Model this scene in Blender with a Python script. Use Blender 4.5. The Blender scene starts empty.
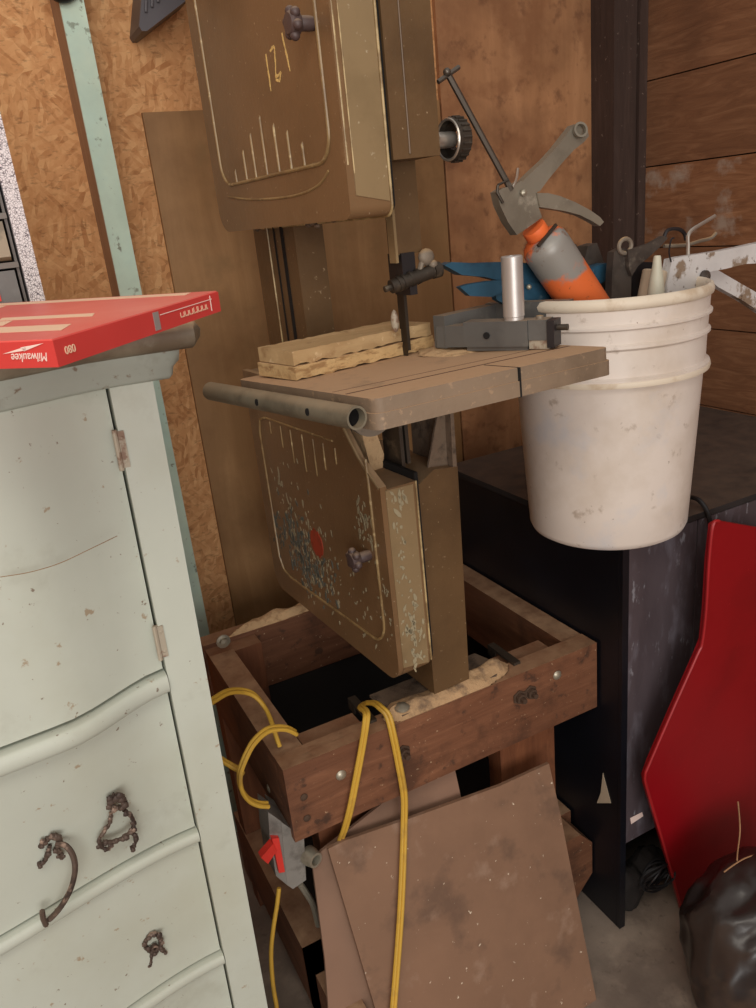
import bpy, bmesh, math, random
from mathutils import Vector, Matrix, noise
random.seed(7)
sc = bpy.context.scene
COL = sc.collection
PI = math.pi

# ------------------------------------------------------------------ colours and materials
def lin(c):
    r = []
    for v in c[:3]:
        v = v / 255.0
        r.append(v / 12.92 if v <= .04045 else ((v + .055) / 1.055) ** 2.4)
    return (r[0], r[1], r[2], 1)

class NT:
    def __init__(s, name):
        s.m = bpy.data.materials.new(name); s.m.use_nodes = True
        s.t = s.m.node_tree; s.n = s.t.nodes; s.b = s.n['Principled BSDF']
        s.tc = s.n.new('ShaderNodeTexCoord')
    def link(s, a, b): s.t.links.new(a, b)
    def mapping(s, scale=(1, 1, 1), rot=(0, 0, 0), loc=(0, 0, 0)):
        mp = s.n.new('ShaderNodeMapping'); s.link(s.tc.outputs['Object'], mp.inputs[0])
        mp.inputs['Scale'].default_value = scale; mp.inputs['Rotation'].default_value = rot
        mp.inputs['Location'].default_value = loc
        return mp.outputs[0]
    def noise(s, scale, detail=4, vec=None, rough=.6, dist=0):
        t = s.n.new('ShaderNodeTexNoise'); t.inputs['Scale'].default_value = scale
        t.inputs['Detail'].default_value = detail; t.inputs['Roughness'].default_value = rough
        t.inputs['Distortion'].default_value = dist
        s.link(vec if vec else s.mapping(), t.inputs['Vector'])
        return t.outputs['Fac']
    def ramp(s, fac, stops):
        r = s.n.new('ShaderNodeValToRGB'); s.link(fac, r.inputs[0])
        e = r.color_ramp.elements
        while len(e) < len(stops): e.new(.5)
        for el, (p, c) in zip(e, stops):
            el.position = p; el.color = c if len(c) == 4 else (*c, 1)
        return r.outputs[0]
    def mask(s, fac, lo, hi, k=1.0):
        return s.ramp(fac, [(lo, (0, 0, 0, 1)), (hi, (k, k, k, 1))])
    def mix(s, fac, a, b, mode='MIX'):
        m = s.n.new('ShaderNodeMix'); m.data_type = 'RGBA'; m.blend_type = mode
        if hasattr(fac, 'links'): s.link(fac, m.inputs[0])
        else: m.inputs[0].default_value = fac
        for i, v in ((6, a), (7, b)):
            if hasattr(v, 'links'): s.link(v, m.inputs[i])
            else: m.inputs[i].default_value = v
        return m.outputs[2]
    def math(s, op, a, b=0):
        m = s.n.new('ShaderNodeMath'); m.operation = op
        for i, v in ((0, a), (1, b)):
            if hasattr(v, 'links'): s.link(v, m.inputs[i])
            else: m.inputs[i].default_value = v
        return m.outputs[0]
    def bump(s, h, strength=.3, dist=.004):
        b = s.n.new('ShaderNodeBump'); b.inputs['Strength'].default_value = strength
        b.inputs['Distance'].default_value = dist
        s.link(h, b.inputs['Height']); s.link(b.outputs[0], s.b.inputs['Normal'])
    def set(s, col, rough=.6, metal=0, spec=.5, coat=0):
        if hasattr(col, 'links'): s.link(col, s.b.inputs['Base Color'])
        else: s.b.inputs['Base Color'].default_value = col
        if hasattr(rough, 'links'): s.link(rough, s.b.inputs['Roughness'])
        else: s.b.inputs['Roughness'].default_value = rough
        s.b.inputs['Metallic'].default_value = metal
        s.b.inputs['Specular IOR Level'].default_value = spec
        s.b.inputs['Coat Weight'].default_value = coat
        return s.m

def mat(name, c, rough=.6, metal=0, spots=(), dust=None, bump=None, spec=.5, stretch=(1, 1, 1), coat=0, vary=.18):
    """paint / plastic / metal with mottling, spots of dirt and dust that settled on upward faces"""
    t = NT(name); base = lin(c)
    dark = tuple(v * (1 - vary) for v in base[:3]) + (1,); lite = tuple(min(1, v * (1 + vary)) for v in base[:3]) + (1,)
    v = t.mapping(stretch)
    col = t.ramp(t.noise(6, 5, v), [(.3, dark), (.7, lite)])
    for (c2, sc_, lo, hi, k) in spots:
        f = t.mask(t.noise(sc_, 6, t.mapping(stretch, loc=(sc_ * .37, 1.7, .3))), lo, hi, k)
        col = t.mix(f, col, lin(c2))
    rg = rough
    if dust:
        g = t.n.new('ShaderNodeNewGeometry'); sx = t.n.new('ShaderNodeSeparateXYZ')
        t.link(g.outputs['Normal'], sx.inputs[0])
        up = t.mask(sx.outputs[2], .35, .9, 1)
        nn = t.mask(t.noise(22, 6), .3, .62, 1)
        f = t.math('MULTIPLY', up, t.math('MULTIPLY', t.math('ADD', nn, .6), dust[1]))
        cl = t.math('MINIMUM', f, 1.0)
        col = t.mix(cl, col, lin(dust[0]))
        rg = t.math('ADD', t.math('MULTIPLY', cl, .9 - rough), rough)
    if bump: t.bump(t.noise(bump[0], 6), bump[1], .003)
    return t.set(col, rg, metal, spec, coat)

def wood(name, c1, c2, axis='X', scale=7, rough=.75, spots=(), bump=.35, dust=None, spec=.3):
    t = NT(name)
    st = {'X': (1.0, 9, 9), 'Y': (9, 1.0, 9), 'Z': (9, 9, 1.0)}[axis]
    v = t.mapping(st)
    n1 = t.noise(scale, 8, v, .65, .6)
    col = t.ramp(n1, [(.28, lin(c1)), (.55, lin(tuple((a + b) / 2 for a, b in zip(c1, c2)))), (.74, lin(c2))])
    n2 = t.noise(2.2, 3)
    col = t.mix(t.mask(n2, .35, .75, .45), col, lin(tuple(x * .6 for x in c1)))
    for (cc, sc_, lo, hi, k) in spots:
        col = t.mix(t.mask(t.noise(sc_, 6, t.mapping(loc=(sc_, .3, 2))), lo, hi, k), col, lin(cc))
    if dust:
        g = t.n.new('ShaderNodeNewGeometry'); sx = t.n.new('ShaderNodeSeparateXYZ')
        t.link(g.outputs['Normal'], sx.inputs[0])
        up = t.mask(sx.outputs[2], .4, .9, 1)
        f = t.math('MULTIPLY', up, t.math('MULTIPLY', t.math('ADD', t.mask(t.noise(25, 6), .35, .65, .6), .4), dust[1]))
        col = t.mix(f, col, lin(dust[0]))
    t.bump(n1, bump, .004)
    return t.set(col, rough, 0, spec)

def osb(name, cs, stain=None, amt=1.0, warm=None):
    t = NT(name)
    cols = []
    warp = t.n.new('ShaderNodeTexNoise'); warp.inputs['Scale'].default_value = 9
    t.link(t.mapping(), warp.inputs['Vector'])
    base = None
    for i, (rot, st, s_) in enumerate((((0, .5, 0), (1, .3, 3.2), 34), ((0, -.8, 0), (1, .3, 4), 36), ((0, 1.4, 0), (1, .3, 3.5), 44))):
        mp0 = t.mapping((1, 1, 1), rot); m2 = t.n.new('ShaderNodeMapping'); t.link(mp0, m2.inputs[0]); m2.inputs['Scale'].default_value = st; mp = m2.outputs[0]
        add = t.n.new('ShaderNodeVectorMath'); add.operation = 'MULTIPLY_ADD'
        t.link(warp.outputs['Color'], add.inputs[0]); add.inputs[1].default_value = (.05, .05, .05); t.link(mp, add.inputs[2])
        vo = t.n.new('ShaderNodeTexVoronoi'); vo.inputs['Scale'].default_value = s_
        t.link(add.outputs[0], vo.inputs['Vector'])
        sep = t.n.new('ShaderNodeSeparateColor'); t.link(vo.outputs['Color'], sep.inputs[0])
        c = t.ramp(sep.outputs[0], [(0, lin(cs[0])), (.35, lin(cs[1])), (.7, lin(cs[2])), (1, lin(cs[3]))])
        if base is None: base = c; hh = sep.outputs[1]
        else: base = t.mix(t.mask(t.noise(11 + 5 * i, 3, t.mapping(loc=(i * 3.1, 0, 0))), .42, .58, .75), base, c)
    fine = t.noise(60, 6, t.mapping((1, 1, 2.5)))
    base = t.mix(t.mask(fine, .56, .70, .5), base, lin(tuple(x * .6 for x in cs[0])))
    if stain:
        base = t.mix(t.mask(t.noise(1.6, 4, t.mapping(loc=(4, 0, 1))), .42, .7, stain[1]), base, lin(stain[0]))
    t.bump(t.noise(45, 6, t.mapping((1, 1, 2))), .25, .003)
    return t.set(base, .8, 0, .2)

M = {}
M['osb'] = osb('oriented_strand_board', [(176, 120, 76), (208, 152, 102), (216, 162, 112), (230, 180, 128)], ((170, 118, 76), .4))
M['panel'] = wood('old_brown_panel', (156, 116, 76), (184, 142, 98), 'Z', 2.2, .45, [((112, 80, 50), 3, .48, .68, .7), ((140, 108, 72), 14, .55, .7, .6)], bump=.08)
M['ply'] = wood('brown_plywood', (166, 116, 78), (208, 152, 108), 'Z', 1.6, .7, [((128, 88, 60), 5, .46, .64, .7), ((110, 72, 50), 26, .56, .68, .6), ((132, 86, 56), 9, .5, .6, .5)], bump=.2)
M['teal'] = mat('pale_teal_paint', (198, 218, 200), .6, spots=[((110, 106, 84), 55, .62, .68, .8), ((220, 224, 200), 3, .5, .7, .5), ((170, 204, 196), 5, .5, .7, .6)])
M['studside'] = wood('bare_stud_side', (146, 116, 92), (170, 140, 112), 'Z')
M['post'] = wood('dark_post', (64, 48, 42), (88, 68, 60), 'Z', 6, .7, [((160, 138, 124), 60, .64, .70, .6)])
M['floor'] = mat('dusty_concrete', (142, 126, 112), .9, spots=[((106, 92, 82), 5, .45, .65, .7), ((176, 158, 140), 11, .55, .7, .5), ((70, 60, 52), 50, .6, .7, .4)], bump=(30, .3))
M['white'] = mat('plain_ceiling', (170, 160, 148), .9)

# right wall boards: colour varies board by board
def planks():
    t = NT('brown_wall_boards')
    v = t.mapping((9, 1.2, 9)); n1 = t.noise(6, 8, v, .65, 1.2)
    col = t.ramp(n1, [(.25, lin((118, 76, 50))), (.5, lin((148, 100, 68))), (.75, lin((178, 128, 92)))])
    sp = t.n.new('ShaderNodeSeparateXYZ'); t.link(t.tc.outputs['Object'], sp.inputs[0])
    zi = t.math('FLOOR', t.math('DIVIDE', t.math('ADD', sp.outputs[2], -.0865), .194))
    yi = t.math('FLOOR', t.math('DIVIDE', sp.outputs[1], .41))
    cb = t.n.new('ShaderNodeCombineXYZ'); t.link(zi, cb.inputs[0]); t.link(yi, cb.inputs[1])
    wn = t.n.new('ShaderNodeTexWhiteNoise'); t.link(cb.outputs[0], wn.inputs['Vector'])
    col = t.mix(t.math('MULTIPLY', wn.outputs['Value'], .5), col, lin((84, 58, 42)))
    # pale mould bloom on one board
    n = t.noise(13, 7, t.mapping(loc=(1, 5, 0)))
    band = t.math('MULTIPLY', t.math('GREATER_THAN', sp.outputs[2], 1.25), t.math('LESS_THAN', sp.outputs[2], 1.44))
    col = t.mix(t.math('MULTIPLY', band, t.mask(n, .53, .66, .85)), col, lin((170, 150, 134)))
    col = t.mix(t.mask(t.noise(3, 3), .55, .75, .5), col, lin((66, 42, 30)))
    t.bump(n1, .4, .004)
    return t.set(col, .7, 0, .35)
M['planks'] = planks()

M['dresser'] = mat('chipped_pale_green_paint', (191, 196, 184), .5, spots=[((174, 174, 154), 3.2, .48, .72, .6), ((156, 156, 140), 9, .60, .74, .5), ((158, 136, 108), 55, .66, .70, .8), ((110, 86, 66), 110, .68, .71, .8)], bump=(14, .06), vary=.05)
M['dressergap'] = mat('dark_gap_paint', (150, 124, 96), .8)
M['cornice'] = mat('grey_green_moulding_paint', (170, 176, 166), .55, spots=[((120, 112, 92), 18, .56, .7, .5), ((120, 96, 74), 60, .64, .7, .8)], vary=.1)
M['topboard'] = mat('worn_grey_brown_top', (136, 126, 108), .6, spots=[((108, 92, 74), 9, .48, .62, .8), ((150, 150, 136), 30, .56, .68, .7)], dust=((214, 180, 140), .8), vary=.2)
M['bronze'] = mat('rusty_bronze', (92, 76, 66), .6, .3, spots=[((58, 46, 42), 30, .45, .6, .8), ((178, 152, 134), 60, .56, .66, .7)], bump=(60, .6))
M['hinge'] = mat('painted_rusty_hinge', (170, 160, 142), .6, .1, spots=[((122, 88, 70), 60, .5, .6, .8)])
M['red_box'] = mat('red_cardboard', (206, 62, 58), .55, spots=[((222, 96, 88), 5, .5, .7, .6), ((236, 170, 150), 70, .70, .74, .6)], vary=.08)
M['red_box_top'] = mat('scuffed_red_cardboard_top', (226, 104, 96), .42, spots=[((238, 148, 132), 4, .45, .7, .7)], vary=.06)
M['box_white'] = mat('white_print', (240, 214, 204), .6, vary=.03)
M['box_pale'] = mat('worn_pale_print', (236, 196, 166), .6, vary=.05)
M['box_grey'] = mat('grey_tape', (150, 140, 136), .5)
M['olive'] = mat('olive_bronze_enamel', (124, 95, 66), .33, 0, spots=[((96, 72, 46), 7, .5, .7, .5), ((152, 126, 94), 16, .60, .74, .4), ((206, 188, 160), 150, .66, .70, .7)], dust=((176, 146, 112), .7), bump=(120, .12), vary=.1)
M['olive_dark'] = mat('dark_olive_enamel', (102, 77, 50), .42, 0, spots=[((74, 54, 34), 7, .5, .7, .6), ((180, 156, 124), 130, .65, .70, .7)], dust=((160, 132, 100), .6), bump=(90, .2), vary=.14)
M['olive_lit'] = mat('olive_lit_side', (142, 120, 88), .36, 0, spots=[((112, 92, 64), 9, .5, .7, .6), ((196, 182, 156), 110, .64, .69, .6)], dust=((176, 146, 112), .6), vary=.08)  # lighter copy of the olive, for cover sides that catch the light
M['bead'] = mat('highlight_edge', (190, 166, 120), .4, 0, spots=[((130, 104, 68), 30, .42, .58, .9)])  # pale colour that paints a highlight along the edges
M['iron'] = mat('dusty_grey_iron', (134, 122, 108), .6, .3, spots=[((108, 94, 80), 12, .5, .65, .6)], dust=((178, 148, 112), .75), bump=(60, .15))
M['tabletop'] = mat('sawdusty_cast_iron', (136, 116, 96), .6, .1, spots=[((110, 92, 74), 10, .5, .65, .7), ((180, 150, 120), 90, .6, .68, .6)], dust=((190, 154, 120), 1.0), bump=(70, .3))
M['slotdark'] = mat('dark_slot', (86, 58, 42), .8)
M['tube'] = mat('grey_steel_tube', (134, 126, 108), .42, .25, spots=[((98, 90, 76), 14, .5, .65, .7), ((166, 154, 132), 40, .6, .7, .6)], dust=((166, 144, 116), .5))
M['black'] = mat('black_hole', (16, 13, 12), .9)
M['darksteel'] = mat('dark_dirty_steel', (74, 66, 58), .5, .6, spots=[((120, 108, 92), 40, .56, .68, .7)], bump=(60, .4))
M['blade'] = mat('dull_blade_steel', (66, 58, 50), .5, .6)
M['steel'] = mat('bright_steel', (190, 182, 172), .35, .8, spots=[((120, 108, 96), 30, .55, .7, .6)])
M['zinc'] = mat('zinc_bolt_head', (176, 168, 150), .4, .6, spots=[((120, 106, 90), 30, .55, .7, .6)])
M['knob'] = mat('purple_black_knob', (84, 68, 66), .5, .1, dust=((160, 136, 116), .6), bump=(60, .3))
M['badge'] = mat('red_enamel_badge', (170, 66, 44), .5, .1, spots=[((110, 60, 40), 60, .52, .66, .7)])
M['fleck'] = mat('pale_paint_fleck', (158, 146, 118), .7)
M['fleck_dark'] = mat('blue_grey_paint_fleck', (96, 100, 92), .7)
M['scratch'] = mat('scratched_yellow_paint', (222, 190, 120), .6)
M['pine'] = wood('pale_pine', (186, 152, 108), (220, 188, 142), 'X', 4, .75, [((150, 112, 74), 24, .60, .70, .7), ((228, 204, 164), 60, .6, .68, .5)])
M['rawedge'] = mat('splintery_pale_wood', (206, 172, 122), .85, spots=[((150, 112, 72), 40, .5, .62, .8)], bump=(70, .9), stretch=(1, 1, 3), dust=((204, 166, 124), .8))
M['stand'] = wood('red_brown_old_timber', (102, 64, 44), (150, 102, 74), 'X', 5, .55, [((70, 46, 34), 9, .52, .64, .7), ((60, 44, 36), 30, .58, .66, .7), ((206, 176, 142), 140, .67, .71, .6)], dust=((168, 132, 102), .9), spec=.4)
M['stand_y'] = wood('red_brown_old_timber_along', (100, 62, 42), (144, 98, 70), 'Y', 5, .6, [((70, 46, 34), 9, .54, .66, .7)], dust=((176, 142, 112), 1.0), spec=.4)
M['stand_z'] = wood('red_brown_old_timber_upright', (102, 60, 38), (148, 92, 60), 'Z', 5, .6, [((66, 42, 30), 9, .54, .66, .7)], dust=((150, 116, 90), .9), spec=.4)
M['rust'] = mat('rusty_nut', (86, 66, 52), .8, .3, bump=(80, .8))
M['cardboard'] = mat('brown_hardboard', (136, 103, 80), .7, spots=[((116, 86, 66), 4, .45, .65, .6), ((94, 72, 58), 9, .56, .66, .6), ((160, 132, 112), 14, .58, .70, .6), ((232, 216, 192), 95, .68, .71, .9)], bump=(40, .15), vary=.08)
M['cardboard2'] = mat('paler_brown_hardboard', (138, 106, 86), .7, spots=[((112, 84, 66), 5, .45, .65, .6)], vary=.1)
M['sheetedge'] = mat('pale_torn_edge', (176, 146, 116), .8)
M['cord'] = mat('yellow_cord_rubber', (206, 164, 62), .5, spots=[((150, 116, 62), 20, .55, .7, .6)], vary=.08)
M['swgrey'] = mat('galvanized_box', (150, 146, 140), .5, .3, spots=[((104, 98, 92), 30, .5, .65, .7)], bump=(60, .3))
M['swred'] = mat('red_switch_plastic', (222, 58, 48), .45)
M['bucket'] = mat('dirty_white_plastic', (222, 210, 200), .5, spots=[((190, 172, 152), 5, .5, .68, .6), ((150, 128, 106), 34, .62, .72, .6), ((120, 92, 70), 85, .70, .74, .8), ((196, 198, 206), 9, .56, .7, .5)], bump=(12, .05), vary=.04)
M['rim'] = mat('dirty_cream_rim', (222, 208, 188), .5, spots=[((186, 160, 130), 30, .52, .68, .6)], vary=.05)
M['grey_cast'] = mat('blue_grey_cast_metal', (108, 108, 106), .42, .35, spots=[((140, 138, 132), 22, .58, .7, .7), ((74, 72, 72), 9, .5, .65, .5)], dust=((170, 146, 120), .45))
M['silver'] = mat('bare_aluminium', (206, 200, 196), .38, .55, spots=[((160, 152, 146), 20, .55, .7, .5)])
M['gun'] = mat('pewter_grey_metal', (138, 130, 116), .4, .3, spots=[((104, 96, 84), 12, .5, .65, .6), ((180, 172, 156), 30, .60, .68, .6)])
M['gunrod'] = mat('gun_rod_steel', (96, 88, 80), .35, .6)
def orange_tube():
    t = NT('silver_tube_with_orange_paint')
    sp = t.n.new('ShaderNodeSeparateXYZ'); t.link(t.tc.outputs['Object'], sp.inputs[0])
    # orange worn away towards the shoulder, ragged edge (object z is the tube's axis)
    f = t.math('ADD', sp.outputs[2], t.math('MULTIPLY', t.noise(18, 5), .11))
    o = t.mask(f, .112, .122, 1)
    f2 = t.mask(f, .058, .066, 1)
    inv = t.math('SUBTRACT', 1.0, f2)
    o = t.math('MAXIMUM', o, inv)
    col = t.mix(o, lin((150, 146, 140)), lin((238, 118, 62)))
    col = t.mix(t.mask(t.noise(60, 5), .62, .7, .7), col, lin((120, 80, 60)))
    return t.set(col, .4, .15)
M['orange'] = orange_tube()
M['orange_collar'] = mat('orange_collar_paint', (236, 112, 56), .5, spots=[((150, 140, 130), 14, .52, .6, .9)])
M['blue'] = mat('blue_painted_steel', (42, 84, 108), .5, .1, spots=[((28, 52, 70), 20, .5, .65, .7), ((110, 130, 136), 60, .64, .7, .6)])
M['toolgrey'] = mat('dirty_grey_tool', (82, 74, 68), .5, .3, spots=[((44, 38, 34), 16, .5, .65, .8), ((130, 120, 108), 40, .6, .7, .6)])
M['tooldark'] = mat('dark_tool', (40, 36, 38), .5, .2)
M['cone'] = mat('milky_white_plastic', (200, 196, 176), .5)
M['beige'] = mat('dirty_beige_plastic', (196, 178, 154), .5)
M['clampwhite'] = mat('flaking_white_paint', (214, 210, 208), .55, .1, spots=[((140, 118, 96), 24, .56, .62, .95), ((96, 76, 62), 50, .60, .66, .9)], bump=(24, .5))
M['cabblack'] = mat('black_cabinet_enamel', (14, 15, 22), .4, 0, spots=[((26, 28, 36), 6, .5, .7, .5)])
M['cabfront'] = mat('scuffed_mauve_steel', (84, 74, 78), .4, .1, spots=[((128, 124, 134), 12, .54, .70, .6), ((60, 52, 56), 5, .5, .7, .7), ((160, 160, 168), 40, .62, .68, .6)], stretch=(2, 2, .6))
M['cabtop'] = mat('dusty_cabinet_top', (44, 38, 37), .7, dust=((92, 74, 62), .6), spots=[((26, 22, 22), 8, .5, .65, .7)])
M['rubber'] = mat('black_rubber', (24, 22, 24), .5)
M['redpanel'] = mat('dark_red_gloss_plastic', (140, 8, 20), .38, 0, spots=[((108, 6, 16), 4, .5, .7, .6), ((176, 50, 52), 90, .67, .71, .5)], vary=.08)
M['redpanel_edge'] = mat('lighter_red_edge', (160, 26, 32), .4)
M['bag'] = mat('black_plastic_film', (48, 40, 37), .3, 0, spots=[((110, 86, 66), 3, .5, .66, .8), ((30, 28, 34), 6, .5, .6, .6)])
M['bagshine'] = mat('grey_plastic_film', (112, 108, 112), .3, 0, spots=[((80, 62, 50), 4, .5, .66, .8)])
M['debris'] = mat('grey_lint_debris', (42, 36, 34), .9, bump=(60, .8))
M['straw'] = mat('dry_straw', (168, 128, 92), .8)
M['organizer'] = mat('grey_drawer_plastic', (112, 104, 98), .5, dust=((150, 140, 128), .5))
M['drawer'] = mat('smoky_clear_drawer', (94, 88, 84), .35, 0, spots=[((140, 134, 126), 14, .55, .7, .5)])
M['drawer_tan'] = mat('tan_filled_drawer', (150, 134, 112), .45, spots=[((196, 184, 162), 18, .55, .65, .7), ((100, 88, 72), 26, .55, .65, .7)])
def speckle():
    t = NT('white_crackle_board')
    vo = t.n.new('ShaderNodeTexVoronoi'); vo.feature = 'DISTANCE_TO_EDGE'; vo.inputs['Scale'].default_value = 380
    t.link(t.mapping(), vo.inputs['Vector'])
    n = t.noise(260, 3)
    f = t.mask(t.math('ADD', vo.outputs['Distance'], t.math('MULTIPLY', n, .3)), .16, .26, 1)
    return t.set(t.mix(f, lin((96, 88, 96)), lin((226, 220, 222))), .8)
M['speckle'] = speckle()
M['blackplastic'] = mat('charcoal_ribbed_plastic', (84, 80, 84), .45, dust=((120, 112, 108), .4))
M['footdust'] = mat('tan_sawdust_and_grease', (186, 152, 114), .95, spots=[((120, 98, 78), 26, .5, .62, .9)], bump=(110, 1.0))
M['olive_line'] = mat('olive_ridge_highlight', (150, 124, 84), .36, 0, spots=[((118, 92, 60), 22, .45, .6, .9), ((206, 184, 138), 50, .58, .68, .7)])  # olive made lighter to paint the highlights on ridges and ribs
M['shade_fill'] = mat('shade_black_board', (30, 24, 21), .9)  # near-black colour standing in for shade inside the stand
M['sawdust'] = mat('sawdust', (206, 170, 128), .95, spots=[((160, 124, 88), 60, .5, .65, .7)], bump=(120, 1.0))
M['greydust'] = mat('grey_lint_and_grease', (112, 94, 78), .95, spots=[((70, 58, 48), 40, .5, .65, .8)], bump=(90, .9))

# ------------------------------------------------------------------ mesh helpers
def ident(): return Matrix.Identity(4)
RM = {}          # root name -> matrix
class MB:
    def __init__(s): s.bm = bmesh.new(); s.mi = 0
    def _f(s, faces):
        for f in faces: f.material_index = s.mi
    def box(s, p0, p1, T=None):
        x0, y0, z0 = (min(a, b) for a, b in zip(p0, p1)); x1, y1, z1 = (max(a, b) for a, b in zip(p0, p1))
        co = [(x0, y0, z0), (x1, y0, z0), (x1, y1, z0), (x0, y1, z0), (x0, y0, z1), (x1, y0, z1), (x1, y1, z1), (x0, y1, z1)]
        return s.hexa(co, T)
    def hexa(s, co, T=None):
        v = [s.bm.verts.new((T @ Vector(c)) if T else c) for c in co]
        s._f([s.bm.faces.new([v[i] for i in q]) for q in ((0, 3, 2, 1), (4, 5, 6, 7), (0, 1, 5, 4), (1, 2, 6, 5), (2, 3, 7, 6), (3, 0, 4, 7))])
        return s
    def obox(s, c, ax, ay, az):
        """box with a corner c and three edge vectors"""
        c, ax, ay, az = map(Vector, (c, ax, ay, az))
        return s.hexa([c, c + ax, c + ax + ay, c + ay, c + az, c + ax + az, c + ax + ay + az, c + ay + az])
    def prism(s, pts, vec, T=None):
        vec = Vector(vec); a = [Vector(p) for p in pts]; b = [p + vec for p in a]
        if T: a = [T @ p for p in a]; b = [T @ p for p in b]
        va = [s.bm.verts.new(p) for p in a]; vb = [s.bm.verts.new(p) for p in b]
        n = len(a)
        fs = [s.bm.faces.new(va), s.bm.faces.new(list(reversed(vb)))]
        for i in range(n):
            j = (i + 1) % n
            fs.append(s.bm.faces.new([va[j], va[i], vb[i], vb[j]]))
        s._f(fs); return s
    def tube(s, pts, r, seg=10, closed=False, caps=True):
        P = [Vector(p) for p in pts]; n = len(P)
        R = r if isinstance(r, (list, tuple)) else [r] * n
        rings = []; up = None
        for i in range(n):
            if closed: d = (P[(i + 1) % n] - P[i - 1])
            else: d = (P[min(i + 1, n - 1)] - P[max(i - 1, 0)])
            d.normalize()
            if up is None:
                up = Vector((0, 0, 1)) if abs(d.z) < .9 else Vector((1, 0, 0))
            x = d.cross(up); x.normalize(); y = x.cross(d); y.normalize(); up = y
            rings.append([s.bm.verts.new(P[i] + (x * math.cos(2 * PI * k / seg) + y * math.sin(2 * PI * k / seg)) * R[i]) for k in range(seg)])
        fs = []
        for i in range(n if closed else n - 1):
            a, b = rings[i], rings[(i + 1) % n]
            for k in range(seg):
                fs.append(s.bm.faces.new([a[k], b[k], b[(k + 1) % seg], a[(k + 1) % seg]]))
        if not closed and caps:
            fs.append(s.bm.faces.new(rings[0])); fs.append(s.bm.faces.new(list(reversed(rings[-1]))))
        s._f(fs); return s
    def lathe(s, prof, c, axis=(0, 0, 1), seg=32, closed=False):
        """profile [(r, h)] swept round axis at c"""
        c = Vector(c); a = Vector(axis).normalized()
        x = a.cross(Vector((0, 1, 0)) if abs(a.y) < .9 else Vector((1, 0, 0))).normalized(); y = a.cross(x)
        rings = []
        for (r, h) in prof:
            rings.append([s.bm.verts.new(c + a * h + (x * math.cos(2 * PI * k / seg) + y * math.sin(2 * PI * k / seg)) * max(r, 1e-5)) for k in range(seg)])
        fs = []
        m = len(rings)
        for i in range(m if closed else m - 1):
            p, q = rings[i], rings[(i + 1) % m]
            for k in range(seg):
                fs.append(s.bm.faces.new([p[k], p[(k + 1) % seg], q[(k + 1) % seg], q[k]]))
        if not closed:
            if prof[0][0] > 1e-4: fs.append(s.bm.faces.new(list(reversed(rings[0]))))
            if prof[-1][0] > 1e-4: fs.append(s.bm.faces.new(rings[-1]))
        s._f(fs); return s
    def ball(s, c, r, sc_=(1, 1, 1), sub=2):
        T = Matrix.Translation(c) @ Matrix.Diagonal((*sc_, 1))
        before = set(s.bm.faces)
        bmesh.ops.create_icosphere(s.bm, subdivisions=sub, radius=r, matrix=T)
        s._f([f for f in s.bm.faces if f not in before]); return s
    def bevel(s, w, seg=2, ang=35):
        es = [e for e in s.bm.edges if len(e.link_faces) == 2 and e.calc_face_angle(0) > math.radians(ang)]
        bmesh.ops.bevel(s.bm, geom=es, offset=w, segments=seg, affect='EDGES', profile=.5, clamp_overlap=True)
        return s

def link(name, bm, mats, parent=None, local=False, smooth=38, kind=None, label=None):
    me = bpy.data.meshes.new(name)
    bmesh.ops.recalc_face_normals(bm, faces=bm.faces)
    if parent is not None and not local:
        bm.transform(RM[parent].inverted())
    org = None
    if parent is None:
        xs = [v.co.x for v in bm.verts]; ys = [v.co.y for v in bm.verts]; zs = [v.co.z for v in bm.verts]
        org = Vector(((min(xs) + max(xs)) / 2, (min(ys) + max(ys)) / 2, min(zs)))
        if kind == 'structure': org = Vector((0, 0, 0))
        bm.transform(Matrix.Translation(-org))
    for f in bm.faces: f.smooth = True
    for e in bm.edges:
        if len(e.link_faces) == 2: e.smooth = e.calc_face_angle(0) < math.radians(smooth)
    bm.to_mesh(me); bm.free()
    for m in (mats if isinstance(mats, (list, tuple)) else [mats]): me.materials.append(m)
    o = bpy.data.objects.new(name, me); COL.objects.link(o)
    if parent is not None:
        o.parent = parent; RM[o] = RM[parent]
    else:
        o.location = org; RM[o] = Matrix.Translation(org)
    if kind: o['kind'] = kind
    if label: o['label'] = label
    return o
def part(mb, name, m, parent, local=False, bev=0, **k):
    if bev: mb.bevel(bev)
    return link(name, mb.bm, m, parent, local, **k)
def tag(o, label, cat, group=None, kind=None):
    o['label'] = label; o['category'] = cat
    if group: o['group'] = group
    if kind: o['kind'] = kind
    return o
def thing(name, label, cat, loc, rot=(0, 0, 0), group=None):
    o = bpy.data.objects.new(name, None); COL.objects.link(o); o.empty_display_size = .05
    o.location = loc; o.rotation_euler = rot
    from mathutils import Euler
    RM[o] = Matrix.LocRotScale(Vector(loc), Euler(rot), None)
    return tag(o, label, cat, group)
def single(mb, name, m, label, cat, group=None, bev=0, kind=None):
    if bev: mb.bevel(bev)
    return tag(link(name, mb.bm, m), label, cat, group, kind)
def struct(mb, name, m, bev=0):
    if bev: mb.bevel(bev)
    return link(name, mb.bm, m, kind='structure')
def smoothpath(pts, n=8):
    P = [Vector(p) for p in pts]; out = []
    for i in range(len(P) - 1):
        p0 = P[max(i - 1, 0)]; p1 = P[i]; p2 = P[i + 1]; p3 = P[min(i + 2, len(P) - 1)]
        for k in range(n):
            t = k / n
            out.append(.5 * ((2 * p1) + (p2 - p0) * t + (2 * p0 - 5 * p1 + 4 * p2 - p3) * t * t + (3 * p1 - p0 - 3 * p2 + p3) * t ** 3))
    out.append(P[-1]); return out
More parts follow.
